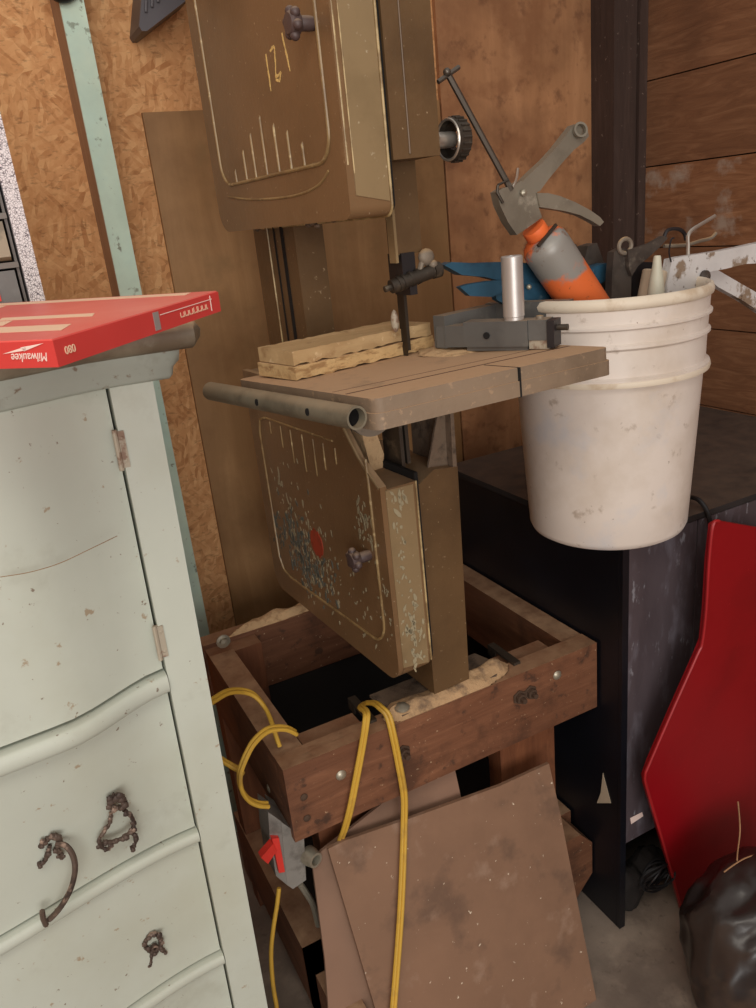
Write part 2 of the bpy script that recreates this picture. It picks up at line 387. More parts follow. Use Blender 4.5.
def textmesh(s, origin, xd, yd, size, m, name, parent, lift=.0004, shear=0, sx=1):
    cu = bpy.data.curves.new('txt', 'FONT'); cu.body = s; cu.size = size; cu.extrude = .0002; cu.shear = shear
    to = bpy.data.objects.new('txt', cu); COL.objects.link(to)
    me = bpy.data.meshes.new_from_object(to)
    bpy.data.objects.remove(to)
    xd = Vector(xd).normalized(); yd = Vector(yd).normalized(); zd = xd.cross(yd)
    T = Matrix((xd, yd, zd)).transposed().to_4x4(); T.translation = Vector(origin) + zd * lift
    bm = bmesh.new(); bm.from_mesh(me); bm.transform(T @ Matrix.Diagonal((sx, 1, 1, 1))); bpy.data.meshes.remove(me)
    return link(name, bm, m, parent, smooth=20)
def roundrect(x0, y0, x1, y1, r, n=5, corners=(1, 1, 1, 1)):
    out = []
    for (cx, cy, a0, on) in ((x1 - r, y0 + r, -90, corners[0]), (x1 - r, y1 - r, 0, corners[1]), (x0 + r, y1 - r, 90, corners[2]), (x0 + r, y0 + r, 180, corners[3])):
        if on:
            for k in range(n + 1):
                a = math.radians(a0 + 90 * k / n); out.append((cx + r * math.cos(a), cy + r * math.sin(a)))
        else:
            out.append((cx + (r if a0 in (-90, 0) else -r), cy + (r if a0 in (0, 90) else -r)))
    return out

# ------------------------------------------------------------------ camera
cam = bpy.data.cameras.new('camera'); co = bpy.data.objects.new('camera', cam); COL.objects.link(co)
cam.sensor_fit = 'VERTICAL'; cam.sensor_height = 24; cam.sensor_width = 18; cam.lens = 782.24 / 1008 * 24
cam.clip_start = .02
co.matrix_world = Matrix(((.883, .243, -.402, 0), (-.459, .265, -.848, 0), (-.100, .933, .345, 1.40), (0, 0, 0, 1)))
r_ = Vector((0.8828,-0.4589,-0.0998)); u_ = Vector((0.2430,0.2645,0.9333)); b_ = Vector((-0.4019,-0.8482,0.3451))
mw = Matrix((r_, u_, b_)).transposed().to_4x4(); mw.translation = Vector((0, 0, 1.40)); co.matrix_world = mw
sc.camera = co

# ------------------------------------------------------------------ the setting
b = MB(); b.box((-2.4, -3.2, -.05), (1.75, 1.80, 0)); struct(b, 'floor', M['floor'])
b = MB(); b.box((-2.4, 1.69, 0), (1.72, 1.75, 2.5)); struct(b, 'wall_back', M['osb'])
b = MB()
z = .0865
rows = [0] + [.0865 + .194 * i for i in range(0, 13)]
for i in range(len(rows) - 1):
    off = (i * .37) % 1.1
    b.box((1.60, -3.2, rows[i] + .0015), (1.625, 1.69, rows[i + 1] - .0015))
b.mi = 1; b.box((1.625, -3.2, 0), (1.66, 1.75, 2.5))
struct(b, 'wall_right', [M['planks'], M['black']])
b = MB(); b.box((-1.65, -1.2, 0), (-1.60, 1.75, 2.5)); struct(b, 'wall_left_unseen', M['osb'])  # out-of-view wall, put in to keep light off left-facing sides
# painted stud: bare side, teal face
b = MB(); b.box((.262, 1.6025, 0), (.303, 1.69, 2.5)); struct(b, 'trim_1', M['studside'])
b = MB(); b.box((.2625, 1.598, 0), (.3035, 1.6025, 2.5)); struct(b, 'trim_2', M['teal'], .001)
# dark corner post of two timbers
b = MB(); b.box((1.500, 1.60, 0), (1.572, 1.69, 2.5)).bevel(.003); struct(b, 'trim_3', M['post'])
b = MB(); b.box((1.574, 1.592, 0), (1.5995, 1.69, 2.5)).bevel(.003); struct(b, 'trim_4', M['post'])
# plywood facing on the wall between the saw and the corner post
b = MB(); b.box((1.06, 1.678, 0), (1.499, 1.6895, 2.5)); struct(b, 'trim_5', M['ply'])

b = MB(); b.box((.386, 1.678, .02), (1.055, 1.6885, 1.628)).bevel(.002)
single(b, 'wall_panel', M['panel'], 'flat olive-brown sheet standing against the back wall behind the band saw', 'panel')

# ------------------------------------------------------------------ dresser
D = thing('dresser', 'pale green painted bow-front dresser with chipped paint at the left edge', 'dresser', (.1235, .80, 0), (0, math.radians(1.0), 0))
W_ = 1.0
def bow(x, k=1.0):
    """depth of the serpentine front; x is 0 at the inner edge of the stile, negative to the left"""
    w = .90; u = min(1, max(0, -x / w))
    s_ = min(u, 1 - u) * w
    t = min(1, max(0, (s_ - .004) / .11)); t = t * t * (3 - 2 * t)
    return -(.034 * t + .035 * math.sin(PI * u)) * k
def bowz(x, z, k=1.0):
    d = min(-x, .90 + x); t = min(1, max(0, d / .32)); low = -.058 * t * t * (3 - 2 * t)
    w = min(1, max(0, (z - .735) / .185))
    return bow(x, k) * w + low * (1 - w)
SX = -.0435   # stile inner edge in dresser space
def bowed(z0, z1, x0=-.90, x1=0, y_off=0.0, th=.02, k=1.0, n=44, roundz=0):
    mb = MB(); F = []; 
    zs = [z0, z1] if not roundz else [z0 + (z1 - z0) * (1 - math.cos(PI * i / roundz)) / 2 for i in range(roundz + 1)]
    grid = []
    for zi, zz in enumerate(zs):
        bul = 0 if not roundz else -math.sin(PI * zi / roundz) * (z1 - z0) * .28
        grid.append([mb.bm.verts.new((SX + x0 + (x1 - x0) * i / n, bowz(x0 + (x1 - x0) * i / n, zz, k) + y_off + bul, zz)) for i in range(n + 1)])
    for a in range(len(zs) - 1):
        for i in range(n):
            mb.bm.faces.new([grid[a][i], grid[a][i + 1], grid[a + 1][i + 1], grid[a + 1][i]])
    back = []
    for zz in (zs[0], zs[-1]):
        back.append([mb.bm.verts.new((SX + x0 + (x1 - x0) * i / n, bowz(x0 + (x1 - x0) * i / n, zz, k) + y_off + th, zz)) for i in range(n + 1)])
    for i in range(n):
        mb.bm.faces.new([back[0][i + 1], back[0][i], back[1][i], back[1][i + 1]])
        mb.bm.faces.new([grid[0][i + 1], grid[0][i], back[0][i], back[0][i + 1]])
        mb.bm.faces.new([grid[-1][i], grid[-1][i + 1], back[1][i + 1], back[1][i]])
    for i in (0, n):
        col = [g[i] for g in grid]
        f = col + [back[1][i], back[0][i]]
        mb.bm.faces.new(f if i == 0 else list(reversed(f)))
    return mb
b = MB(); b.box((-.996, .005, .10), (-.948, .45, 1.272)); b.box((-.995, .03, .08), (-.004, .45, 1.268))
part(b, 'carcass', M['dressergap'], D, True)
b = MB(); b.box((-.0425, 0, .0), (0, .03, 1.272)); part(b, 'stile', M['dresser'], D, True, bev=.003)
b = MB(); b.box((-.995, 0, .0), (-.949, .03, 1.272)); part(b, 'stile', M['dresser'], D, True, bev=.003)
b = MB(); b.box((-.002, .03, .0), (.0, .45, 1.272)); part(b, 'side_panel', M['dresser'], D, True)
dr = bowed(.948, 1.270, -.900, -.0018, .008); door = part(dr, 'door', M['dresser'], D, True)
for zz in (1.205, .985):
    h = MB(); h.box((SX - .003, -.0018, zz - .019), (SX + .006, .004, zz + .019)); h.bevel(.0015)
    for q in (-.012, .012): h.ball((SX + .003, -.0018, zz + q), .0022, (1, .5, 1), 1)
    h.tube([(SX - .003, -.002, zz - .021), (SX - .003, -.002, zz + .021)], .0026, 8)
    part(h, 'hinge', M['hinge'], D, True)
rl = bowed(.921, .943, -.903, .0, .001, .03, roundz=8); part(rl, 'moulded_rail', M['dresser'], D, True)
zd = [(.724, .917), (.522, .701), (.31, .499), (.10, .287)]
drawers = []
for (z0, z1) in zd:
    d_ = bowed(z0, z1, -.900, -.0016, .010, .02); drawers.append(part(d_, 'drawer', M['dresser'], D, True))
for (z0, z1) in ((.705, .720), (.503, .518), (.291, .306)):
    r2 = bowed(z0, z1, -.903, .0, .004, .03, roundz=6); part(r2, 'rail', M['dresser'], D, True)
# cornice moulding and top board follow the bow at the front
def bowed_top(z0, z1, over, right, prof, m, name):
    mb = MB(); n = 40; rows_ = []
    for (dy, dz) in prof:
        row = []
        for i in range(n + 1):
            x = -1.0 + (1.0 + right) * i / n
            row.append(mb.bm.verts.new((x + dy * 0, bow(min(0, x - SX)) * .8 - over - dy, z0 + dz * (z1 - z0))))
        # return along the right-hand side
        row.append(mb.bm.verts.new((right + dy, -over * .4 - dy * .4, z0 + dz * (z1 - z0))))
        row.append(mb.bm.verts.new((right + dy, .46, z0 + dz * (z1 - z0))))
        rows_.append(row)
    for a in range(len(rows_) - 1):
        for i in range(len(rows_[0]) - 1):
            mb.bm.faces.new([rows_[a][i], rows_[a][i + 1], rows_[a + 1][i + 1], rows_[a + 1][i]])
    bl0 = mb.bm.verts.new((-1.0, .46, z0)); bl1 = mb.bm.verts.new((-1.0, .46, z1))
    mb.bm.faces.new(list(reversed(rows_[0])) + [bl0]); mb.bm.faces.new(rows_[-1] + [bl1])
    mb.bm.faces.new([r[0] for r in reversed(rows_)] + [bl0, bl1])
    mb.bm.faces.new([r[-1] for r in rows_] + [bl1, bl0])
    return part(mb, name, m, D, True, smooth=50)
bowed_top(1.268, 1.297, .004, .016, [(0, 0), (.004, .12), (.006, .4), (.012, .6), (.014, 1)], M['cornice'], 'cornice_moulding')
bowed_top(1.297, 1.325, .026, .040, [(-.004, 0), (.006, .12), (.011, .35), (.012, .6), (.008, .85), (-.002, 1)], M['topboard'], 'top_board')

# drawer hardware
def dpt(x, z, out=0):   # point on the bowed front
    return Vector((x, bow(x - SX) + .008 - out, z))
def rosette(mb, x, z, r=.011, lobes=5, seed=1):
    rr = random.Random(seed); c = dpt(x, z, .003)
    mb.ball(c, r * .62, (1, .6, 1), 2)
    for k in range(lobes):
        a = 2 * PI * k / lobes + rr.random()
        L = r * (1 + .6 * rr.random())
        p = c + Vector((math.cos(a) * L, 0, math.sin(a) * L))
        mb.tube([c, (c + p) / 2 + Vector((0, -.003, 0)), p], [r * .34, r * .36, r * .14], 6)
def scrollwork(mb, pts, r0, seed, lobes=6):
    rr = random.Random(seed)
    P = smoothpath(pts, 6)
    mb.tube(P, [r0 * (.55 + .45 * rr.random()) for _ in P], 7)
    for i in range(lobes):
        p = P[int((i + .5) / lobes * len(P))]
        mb.ball(p + Vector((rr.uniform(-1, 1), -1, rr.uniform(-1, 1))) * r0 * .8, r0 * rr.uniform(.6, 1.1), (1, .7, 1), 1)
# bail pull swinging from one rosette
bd = drawers[0]
b = MB(); scrollwork(b, [(-0.0712,0.7690,0.8122),(-0.0638,0.7680,0.8185),(-0.0546,0.7680,0.8191),(-0.0517,0.7680,0.8094)], .0042, 3, 7)
scrollwork(b, [(-0.0616,0.7680,0.8106),(-0.0656,0.7680,0.8019),(-0.0718,0.7680,0.7930),(-0.0779,0.7700,0.7919)], .0034, 4, 4)
scrollwork(b, [(-0.0579,0.7680,0.8046),(-0.0548,0.7680,0.7961),(-0.0545,0.7700,0.7873)], .0034, 5, 3)
part(b, 'rosette', M['bronze'], D)
b = MB(); b.tube(smoothpath([(-0.0555,0.7660,0.8117),(-0.0469,0.7600,0.8079),(-0.0430,0.7560,0.7955),(-0.0449,0.7540,0.7790),(-0.0537,0.7560,0.7571),(-0.0671,0.7600,0.7371),(-0.0802,0.7650,0.7230),(-0.0868,0.7650,0.7213)], 7), [.0026] * 4 + [.0031] * 42 + [.0020] * 4, 8)
b.tube([(-0.0877,0.7630,0.7180),(-0.0879,0.7590,0.7320),(-0.0866,0.7580,0.7421)], .003, 7)
part(b, 'bail_handle', M['bronze'], D)
b = MB(); scrollwork(b, [(0.0045,0.7790,0.8296),(0.0114,0.7790,0.8317),(0.0183,0.7790,0.8283),(0.0204,0.7790,0.8176),(0.0122,0.7790,0.8147),(0.0058,0.7790,0.8207)], .0044, 8, 10)
scrollwork(b, [(0.0042,0.7790,0.8132),(0.0006,0.7790,0.8011),(-0.0080,0.7770,0.7931),(-0.0150,0.7760,0.7863),(-0.0133,0.7760,0.7741),(-0.0067,0.7770,0.7683)], .0030, 9, 5)
scrollwork(b, [(0.0176,0.7790,0.8092),(0.0231,0.7800,0.7973),(0.0240,0.7810,0.7847),(0.0201,0.7810,0.7767),(0.0223,0.7810,0.7655),(0.0181,0.7810,0.7561),(0.0135,0.7810,0.7556)], .0032, 10, 6)
scrollwork(b, [(-0.0116,0.7760,0.7817),(-0.0029,0.7770,0.7763),(0.0081,0.7790,0.7745),(0.0214,0.7800,0.7783)], .0036, 11, 7)
part(b, 'back_plate', M['bronze'], D)
b = MB(); scrollwork(b, [(0.0028,0.7990,0.5999),(0.0089,0.7980,0.6069),(0.0171,0.7980,0.6051),(0.0205,0.7990,0.5903),(0.0146,0.7990,0.5790),(0.0055,0.7990,0.5832),(0.0016,0.7990,0.5940)], .0038, 12, 9)
scrollwork(b, [(0.0074,0.8000,0.5793),(0.0039,0.8000,0.5681),(0.0011,0.8000,0.5598)], .003, 13, 2)
scrollwork(b, [(0.0174,0.8000,0.5796),(0.0226,0.8010,0.5668)], .003, 14, 2)
b.lathe([(.0045, 0), (.0045, .005), (.002, .005), (.002, .001)], (0.0114,0.7980,0.5888), (0, -1, 0), 12)
part(b, 'rosette', M['bronze'], D)
b = MB(); b.ball((-0.0695,0.7950,0.5806), .0022, (1, .3, 1), 2); part(b, 'screw_hole', M['black'], D)
# crack lines of the door veneer
b = MB(); b.tube(smoothpath([Vector(p) for p in [(-0.0340,0.7497,1.1246),(-0.0087,0.7515,1.1212),(0.0184,0.7560,1.1207),(0.0479,0.7630,1.1243),(0.0765,0.7775,1.1253)]], 6), .00045, 5)
part(b, 'veneer_crack', M['dressergap'], D)

# ------------------------------------------------------------------ red box on the dresser
BN = Vector((.043, .551, 1.346)); bu = Vector((.699, .715, .020)).normalized(); bw_ = Vector((-.715, .698, .020)).normalized(); bt = bu.cross(bw_).normalized(); bw_ = bt.cross(bu)
BL, BW, BT = .228, .44, .018
R = thing('cardboard_box', 'flat red cardboard box with upside-down white lettering lying on the dresser top', 'box', BN - bt * BT + bu * .11 + bw_ * .2)
RM[R] = Matrix.Translation(BN - bt * BT + bu * .11 + bw_ * .2)
b = MB(); b.obox(BN - bt * BT, bu * BL, bw_ * BW, bt * (BT - .0008)); part(b, 'carton', M['red_box'], R, bev=.0012)
b = MB(); b.obox(BN - bt * .0009 + bu * .001 + bw_ * .001, bu * (BL - .002), bw_ * (BW - .002), bt * .0011); part(b, 'lid', M['red_box_top'], R)
b = MB()   # pale worn print on the lid
for (a0, a1, c0, c1, sk) in ((.035, .062, .02, .085, .012), (.070, .094, .10, .20, .012), (.098, .115, .04, .13, .01), (.15, .20, .19, .34, .02), (.205, .222, .02, .30, .004)):
    b.prism([BN + bu * a0 + bw_ * c0 + bt * .0003, BN + bu * a1 + bw_ * (c0 + sk) + bt * .0003, BN + bu * a1 + bw_ * (c1 + sk) + bt * .0003, BN + bu * a0 + bw_ * c1 + bt * .0003], bt * .0002)
part(b, 'lid_print', M['box_pale'], R)
P0 = BN - bt * BT   # left-hand face print
textmesh('Milwaukee', P0 + bw_ * .0062 + bt * .0098, bw_, -bt, .0082, M['box_white'], 'lettering', R, shear=.25, sx=.82)
b = MB()
def bf(w, t): return P0 - bu * .0003 + bw_ * w + bt * t
for bolt in ([(.007, .0160), (.026, .0138), (.024, .0112)], [(.022, .0142), (.022, .0118), (.042, .0098)]): b.prism([bf(*q) for q in bolt], -bu * .0002)
part(b, 'lightning_bolt', M['box_white'], R)
textmesh('2', P0 + bw_ * .056 + bt * .0135, bw_, -bt, .014, M['box_white'], 'number_print', R)
textmesh('080', P0 + bu * .020 + bt * .0115, -bu, -bt, .0075, M['box_pale'], 'small_lettering', R)
b = MB(); rr = random.Random(4)
for k in range(13):
    q = .158 + k * .0037; hh = .0040 + .0012 * rr.random()
    b.obox(P0 + bu * q - bw_ * .0004 + bt * .0055, bu * .0024, bw_ * .0003, bt * .0012); b.obox(P0 + bu * (q + .0018 * (k % 2)) - bw_ * .0004 + bt * .0055, bu * .0008, bw_ * .0003, bt * hh)
part(b, 'worn_print', M['box_pale'], R)
b = MB(); b.obox(P0 + bu * .118 - bw_ * .0004 + bt * .002, bu * .008, bw_ * .0003, bt * .014); part(b, 'label_patch', M['box_grey'], R)
b = MB(); b.obox(P0 + bu * .128 - bw_ * .0004 + bt * .0125, bu * .086, bw_ * .0003, bt * .0006); b.obox(P0 + bu * .2105 - bw_ * .0004 + bt * .003, bu * .0012, bw_ * .0003, bt * .013)
part(b, 'white_rule', M['box_white'], R)

# ------------------------------------------------------------------ drawer organizer and crackled board
O = thing('drawer_organizer', 'grey plastic small-parts drawer cabinet standing behind the red box', 'organizer', (-.03, 1.06, 1.325))
b = MB(); x1 = .062; x0 = -.16
zs = [1.340 + .0515 * i for i in range(6)]
b.box((x0, 1.005, 1.326), (x1 - .0, 1.12, 1.332)); b.box((x0, 1.005, 1.326), (x0 + .004, 1.12, 1.60)); b.box((x1 - .003, 1.005, 1.326), (x1, 1.12, 1.60)); b.box((x0, 1.115, 1.326), (x1, 1.12, 1.60))
for zz in zs: b.box((x0, .998, zz - .006), (x1, 1.12, zz + .000))
b.box((x0, 1.005, 1.597), (x1, 1.12, 1.603))
part(b, 'cabinet_body', M['organizer'], O, bev=.0008)
for i, zz in enumerate(zs[:5]):
    for k in range(2):
        xa = x1 - .006 - k * .105; xb = xa - .099
        b = MB(); 
        top = zz + .043
        b.prism([(xb, .999, zz + .002), (xb, .992, zz + .006), (xb, .996, top), (xb, 1.10, top), (xb, 1.10, zz + .002)], (xb * 0 + .099, 0, 0))
        dd = part(b, 'drawer', M['drawer_tan'] if i == 0 + 1 else M['drawer'], O, bev=.001)
        b = MB(); b.prism([(xb + .035, .993, zz + .018), (xb + .035, .984, zz + .022), (xb + .035, .993, zz + .027)], (.03, 0, 0)); part(b, 'drawer_pull', M['organizer'], dd)
        if i == 0 and k == 0:
            b = MB(); b.box((xb + .05, .9905, zz + .012), (xb + .078, .9925, zz + .028)); part(b, 'red_tag', M['swred'], dd, label='red tag')
b = MB(); b.box((.0645, .995, 1.3265), (.0805, 1.10, 1.76)); single(b, 'crackled_board', M['speckle'], 'narrow white crackle-patterned board standing upright beside the grey drawer organizer', 'board', bev=.001)

# ------------------------------------------------------------------ charcoal ribbed thing and hose end high on the wall
K = thing('ribbed_bracket', 'charcoal ribbed plastic bracket fixed high on the back wall left of the band saw', 'bracket', (.45, 1.65, 1.75))
b = MB(); b.prism([(0.3905,1.6000,1.7557),(0.3942,1.6000,1.7480),(0.4031,1.6000,1.7480),(0.4957,1.6000,1.8035),(0.5103,1.6000,1.8823),(0.4278,1.6000,1.8792)], (0, .0895, 0)); part(b, 'shell', M['blackplastic'], K, bev=.004)
for i in range(6):
    b = MB(); x = 141 + i * 6.5
    pts = [0]
    a = Vector((0.4243,1.5970,1.8560)) + (Vector((0.4357,1.5970,1.8564)) - Vector((0.4243,1.5970,1.8560))) * i
    e = Vector((0.4065,1.5970,1.7768)) + (Vector((0.4188,1.5970,1.7846)) - Vector((0.4065,1.5970,1.7768))) * i
    b.tube([a, e], .0028, 8); part(b, 'rib', M['blackplastic'], K)
b = MB(); b.tube(smoothpath([(0.2442,1.5860,1.8474),(0.2481,1.5860,1.8106),(0.2672,1.5860,1.7965),(0.2933,1.5860,1.8115),(0.3148,1.5860,1.8496)], 8), .011, 12)
single(b, 'hose_loop', M['rubber'], 'loop of black hose hanging at the top of the teal stud', 'hose')

# ------------------------------------------------------------------ timber stand
ST = thing('saw_stand', 'heavy red-brown timber stand bolted together under the band saw', 'stand', (.55, 1.18, 0))
X0, X1, Y0, Y1 = .247, .855, .950, 1.432
zt, zb = .640, .503
def rail(p0, p1, m, nm='rail', bev=.004):
    b = MB(); b.box(p0, p1); return part(b, nm, m, ST, bev=bev)
rail((X0, Y0, zb), (X1, Y0 + .040, zt), M['stand'])
rail((X0, Y1 - .040, zb), (X1, Y1, zt), M['stand'])
rail((X0, Y0 + .0405, zb), (X0 + .048, Y1 - .083, zt - .002), M['stand_y'])
rail((X1 - .045, Y0 + .0405, zb), (X1, Y1 - .0405, zt - .002), M['stand_y'])
# lower frame
b = MB(); b.prism([(X0, .968, .035), (X0, .968, .20), (X1 - .028, .968, .20), (X1 + .002, .968, .165), (X1 + .002, .968, .085), (X1 - .040, .968, .040)], (0, .0615, 0)); part(b, 'lower_rail', M['stand'], ST, bev=.004)
rail((X0, Y1 - .04, .035), (X1, Y1, .20), M['stand'], 'lower_rail')
rail((X0, Y0 - .09, .06), (X0 + .048, Y1 - .0405, .20), M['stand_y'], 'lower_rail')
rail((X1 - .045, 1.0305, .06), (X1, Y1 - .0405, .20), M['stand_y'], 'lower_rail')
# legs of two-by-six, inside the rails
for (xa, xb, ya, yb) in ((.2985, .400, .991, 1.031), (.662, .786, .991, 1.031), (.249, .352, 1.350, 1.3915), (.700, .8125, 1.350, 1.3915)):
    b = MB(); top = .632
    b.box((xa, ya + (.0395 if ya < 1.2 else 0), .0), (xb, yb + (.0395 if ya < 1.2 else -.0005), .19))
    b.box((xa, ya, .2005), (xb, yb - .0005, top))
    part(b, 'leg', M['stand_z'], ST, bev=.003)
b = MB(); b.box((.36, 1.3925, .21), (.70, 1.398, .50)); b.box((.36, 1.398, .03), (.84, 1.40, .502)) ; b.box((.30, 1.0325, .2005), (X1 - .05, 1.39, .212)); part(b, 'shade_infill', M['shade_fill'], ST)  # added boards that paint the stand's interior as dark as its shade
# angle irons the saw sits on
for xc in (.405, .690):
    b = MB(); b.box((xc, .975, .6405), (xc + .014, 1.055, .6455)); b.box((xc, 1.032, .625), (xc + .003, 1.055, .6405)); part(b, 'angle_iron', M['darksteel'], ST)
# middle plank below (dim interior)
def carriage(p, r, axis, m=None):
    b = MB(); b.lathe([(r, 0), (r, .001), (r * .85, r * .3), (r * .45, r * .5), (0, r * .56)], p, axis, 16)
    return part(b, 'bolt', m or M['zinc'], ST)
for p in [(0.3367,0.9495,0.5903),(0.7632,0.9495,0.6076)]: carriage(p, .0088, (0, -1, 0))
for p in (0.2495,1.0633,0.5224) if False else [(0.2495,1.0607,0.5283)]: carriage(p, .0088, (-1, 0, 0))
for p in [(0.2724,0.9495,0.5791),(0.2717,0.9495,0.5389)]: carriage(p, .006, (0, -1, 0), M['rust'])
for p in [(0.4472,0.9495,0.5841),(0.6795,0.9495,0.5954),(0.7033,0.9495,0.5961)]:
    b = MB(); b.lathe([(.0135, 0), (.0135, .002), (.0095, .002), (.0095, .009), (.005, .009), (.005, .018), (0, .018)], p, (0, -1, 0), 6); part(b, 'nut', M['rust'], ST)
bl = MB(); bl.lathe([(.014, 0), (.014, .003), (.0085, .004), (.0085, .011), (0, .012)], (0.2788,1.3495,0.6612), (0, -1, 0), 12); part(bl, 'bolt', M['zinc'], ST)

# sawdust heaps
def heap(name, cx, cy, z, pts, h, m, label, seed=0, n=26):
    """low mound inside a polygon of (x, y) points"""
    mb = MB(); xs = [p[0] for p in pts]; ys = [p[1] for p in pts]
    x0, x1, y0, y1 = min(xs), max(xs), min(ys), max(ys)
    def inside(x, y):
        c = False; j = len(pts) - 1; dmin = 9
        for i in range(len(pts)):
            (xa, ya), (xb, yb) = pts[i], pts[j]
            if (ya > y) != (yb > y) and x < (xb - xa) * (y - ya) / (yb - ya) + xa: c = not c
            dx, dy = xb - xa, yb - ya; t = max(0, min(1, ((x - xa) * dx + (y - ya) * dy) / (dx * dx + dy * dy)))
            dmin = min(dmin, math.hypot(x - xa - t * dx, y - ya - t * dy)); j = i
        return dmin if c else -dmin
    ny = max(18, int(n * (y1 - y0) / (x1 - x0))); g = []
    wdt = min(x1 - x0, y1 - y0) * .35
    for j in range(ny + 1):
        row = []
        for i in range(n + 1):
            x = x0 + (x1 - x0) * i / n; y = y0 + (y1 - y0) * j / ny
            d = inside(x, y); k = max(0, min(1, d / wdt)); k = k * (2 - k)
            row.append(mb.bm.verts.new((x, y, z + (h * k * (.7 + .5 * noise.noise(Vector((x * 28, y * 45, seed)))) if d > 0 else -.0005))))
        g.append(row)
    for j in range(ny):
        for i in range(n):
            if max(g[j][i].co.z, g[j + 1][i].co.z, g[j][i + 1].co.z, g[j + 1][i + 1].co.z) > z:
                mb.bm.faces.new([g[j][i], g[j][i + 1], g[j + 1][i + 1], g[j + 1][i]])
    for v in [v for v in mb.bm.verts if not v.link_faces]: mb.bm.verts.remove(v)
    return single(mb, name, m, label, 'sawdust', kind='stuff')
heap('sawdust_heap', 0, 0, .6405, [(.455, .954), (.430, .972), (.450, 1.00), (.53, 1.00), (.60, 1.00), (.655, 1.01), (.685, .992), (.668, .966), (.62, .9535), (.53, .952)], .021, M['footdust'], 'grey lint and sawdust caked on the front rail around the saw foot', 2, 50)
heap('sawdust_heap', 0, 0, .6405, [(.30, 1.395), (.36, 1.428), (.50, 1.43), (.50, 1.40), (.40, 1.394)], .018, M['sawdust'], 'pale sawdust heaped on the rear rail of the timber stand', 5, 30)

# ------------------------------------------------------------------ band saw
SW = thing('band_saw', 'old olive-brown band saw with its doors shut and table piled with offcuts', 'band saw', (.446, .93, .640), (0, 0, math.radians(3.7)))
RM[SW] = Matrix.Translation((.446, .93, 0)) @ Matrix.Rotation(math.radians(3.7), 4, 'Z')
_off = Matrix.Translation((0, 0, -.640))
def sp(mb, name, m, bev=0, parent=None, seg=2, **k):
    """mesh given in saw space (z from the floor)"""
    if bev: mb.bevel(bev, seg)
    mb.bm.transform(_off)
    return link(name, mb.bm, m, parent or SW, True, **k)
def spw(mb, name, m, bev=0, parent=None, **k):
    """mesh given in world space, moved into saw space"""
    if bev: mb.bevel(bev)
    mb.bm.transform(_off @ RM[SW].inverted())
    return link(name, mb.bm, m, parent or SW, True, **k)
def yz(pts, x): return [(x, p[0], p[1]) for p in pts]
# upper wheel cover: pan with rounded corners, door face, raised bead and vent ribs
def cover_outline(y0, z0, y1, z1, rn, rf):
    a = roundrect(y0, z0, y1, z1, rf, 6, (1, 1, 1, 0))
    near = [(y0 + rn * (1 - math.sin(t)), z0 + rn * (1 - math.cos(t))) for t in [math.radians(90 - 15 * k) for k in range(7)]]
    far = [(y1 - rf + rf * math.sin(t), z0 + rf * (1 - math.cos(t))) for t in [math.radians(15 * k) for k in range(7)]]
    return near + far + [(y1, z1), (y0, z1)]
uo = cover_outline(0, 1.398, .455, 1.875, .014, .036)
b = MB(); b.prism(yz(uo, .0), (.062, 0, 0)); sp(b, 'upper_cover', M['olive'], .007, seg=3)
b = MB(); b.prism(yz(cover_outline(.004, 1.402, .451, 1.871, .012, .034), .0625), (.006, 0, 0)); sp(b, 'cover_gap', M['black'])
b = MB(); b.prism([(.010, -.0012, 1.425), (.058, -.0012, 1.415), (.058, -.0012, 1.85), (.010, -.0012, 1.85)], (0, .003, 0)); sp(b, 'side_strip', M['olive_lit'], .0008)  # overlay that paints the lit side of the cover brighter
def ring_path(y0, z0, y1, z1, r, x): return [(x, p[0], p[1]) for p in roundrect(y0, z0, y1, z1, r, 7)]
b = MB(); b.tube(yz(cover_outline(-.0010, 1.3975, .4555, 1.875, .014, .036), .0605), .0018, 8, closed=True); sp(b, 'edge_bead', M['bead'])
b = MB(); b.tube([(.0035, .001, 1.46), (.0035, .001, 1.84)], .0016, 8); b.tube([(.0105, -.0010, 1.45), (.0105, -.0010, 1.84)], .0010, 8); sp(b, 'edge_bead', M['bead'])
uin = roundrect(.033, 1.468, .412, 1.82, .035, 7)
b = MB(); b.tube(yz(uin, -.0004), .0026, 8, closed=True); sp(b, 'raised_bead', M['olive_line'])
b = MB(); b.tube(smoothpath(yz([(.40, 1.452), (.30, 1.441), (.16, 1.436), (.08, 1.443), (.045, 1.458)], 0), 6), .0018, 8); sp(b, 'raised_bead', M['olive_line'])
for (v0, v1) in zip([(0.0000,0.3532,1.4630),(0.0000,0.3110,1.4640),(0.0000,0.2744,1.4666),(0.0000,0.2330,1.4671),(0.0000,0.1902,1.4686),(0.0000,0.1500,1.4700),(0.0000,0.1093,1.4710)], [(0.0000,0.3544,1.4894),(0.0000,0.3150,1.5124),(0.0000,0.2792,1.5313),(0.0000,0.2312,1.5484),(0.0000,0.1914,1.5326),(0.0000,0.1501,1.5184),(0.0000,0.1066,1.4996)]):
    y_, zt_ = v0[1], v1[2]
    b = MB(); b.tube([(0, y_, 1.468), (-.0004, y_, zt_ - .004), (0.001, y_, zt_)], [.0022, .0022, .0012], 8); sp(b, 'vent_rib', M['olive_line'])
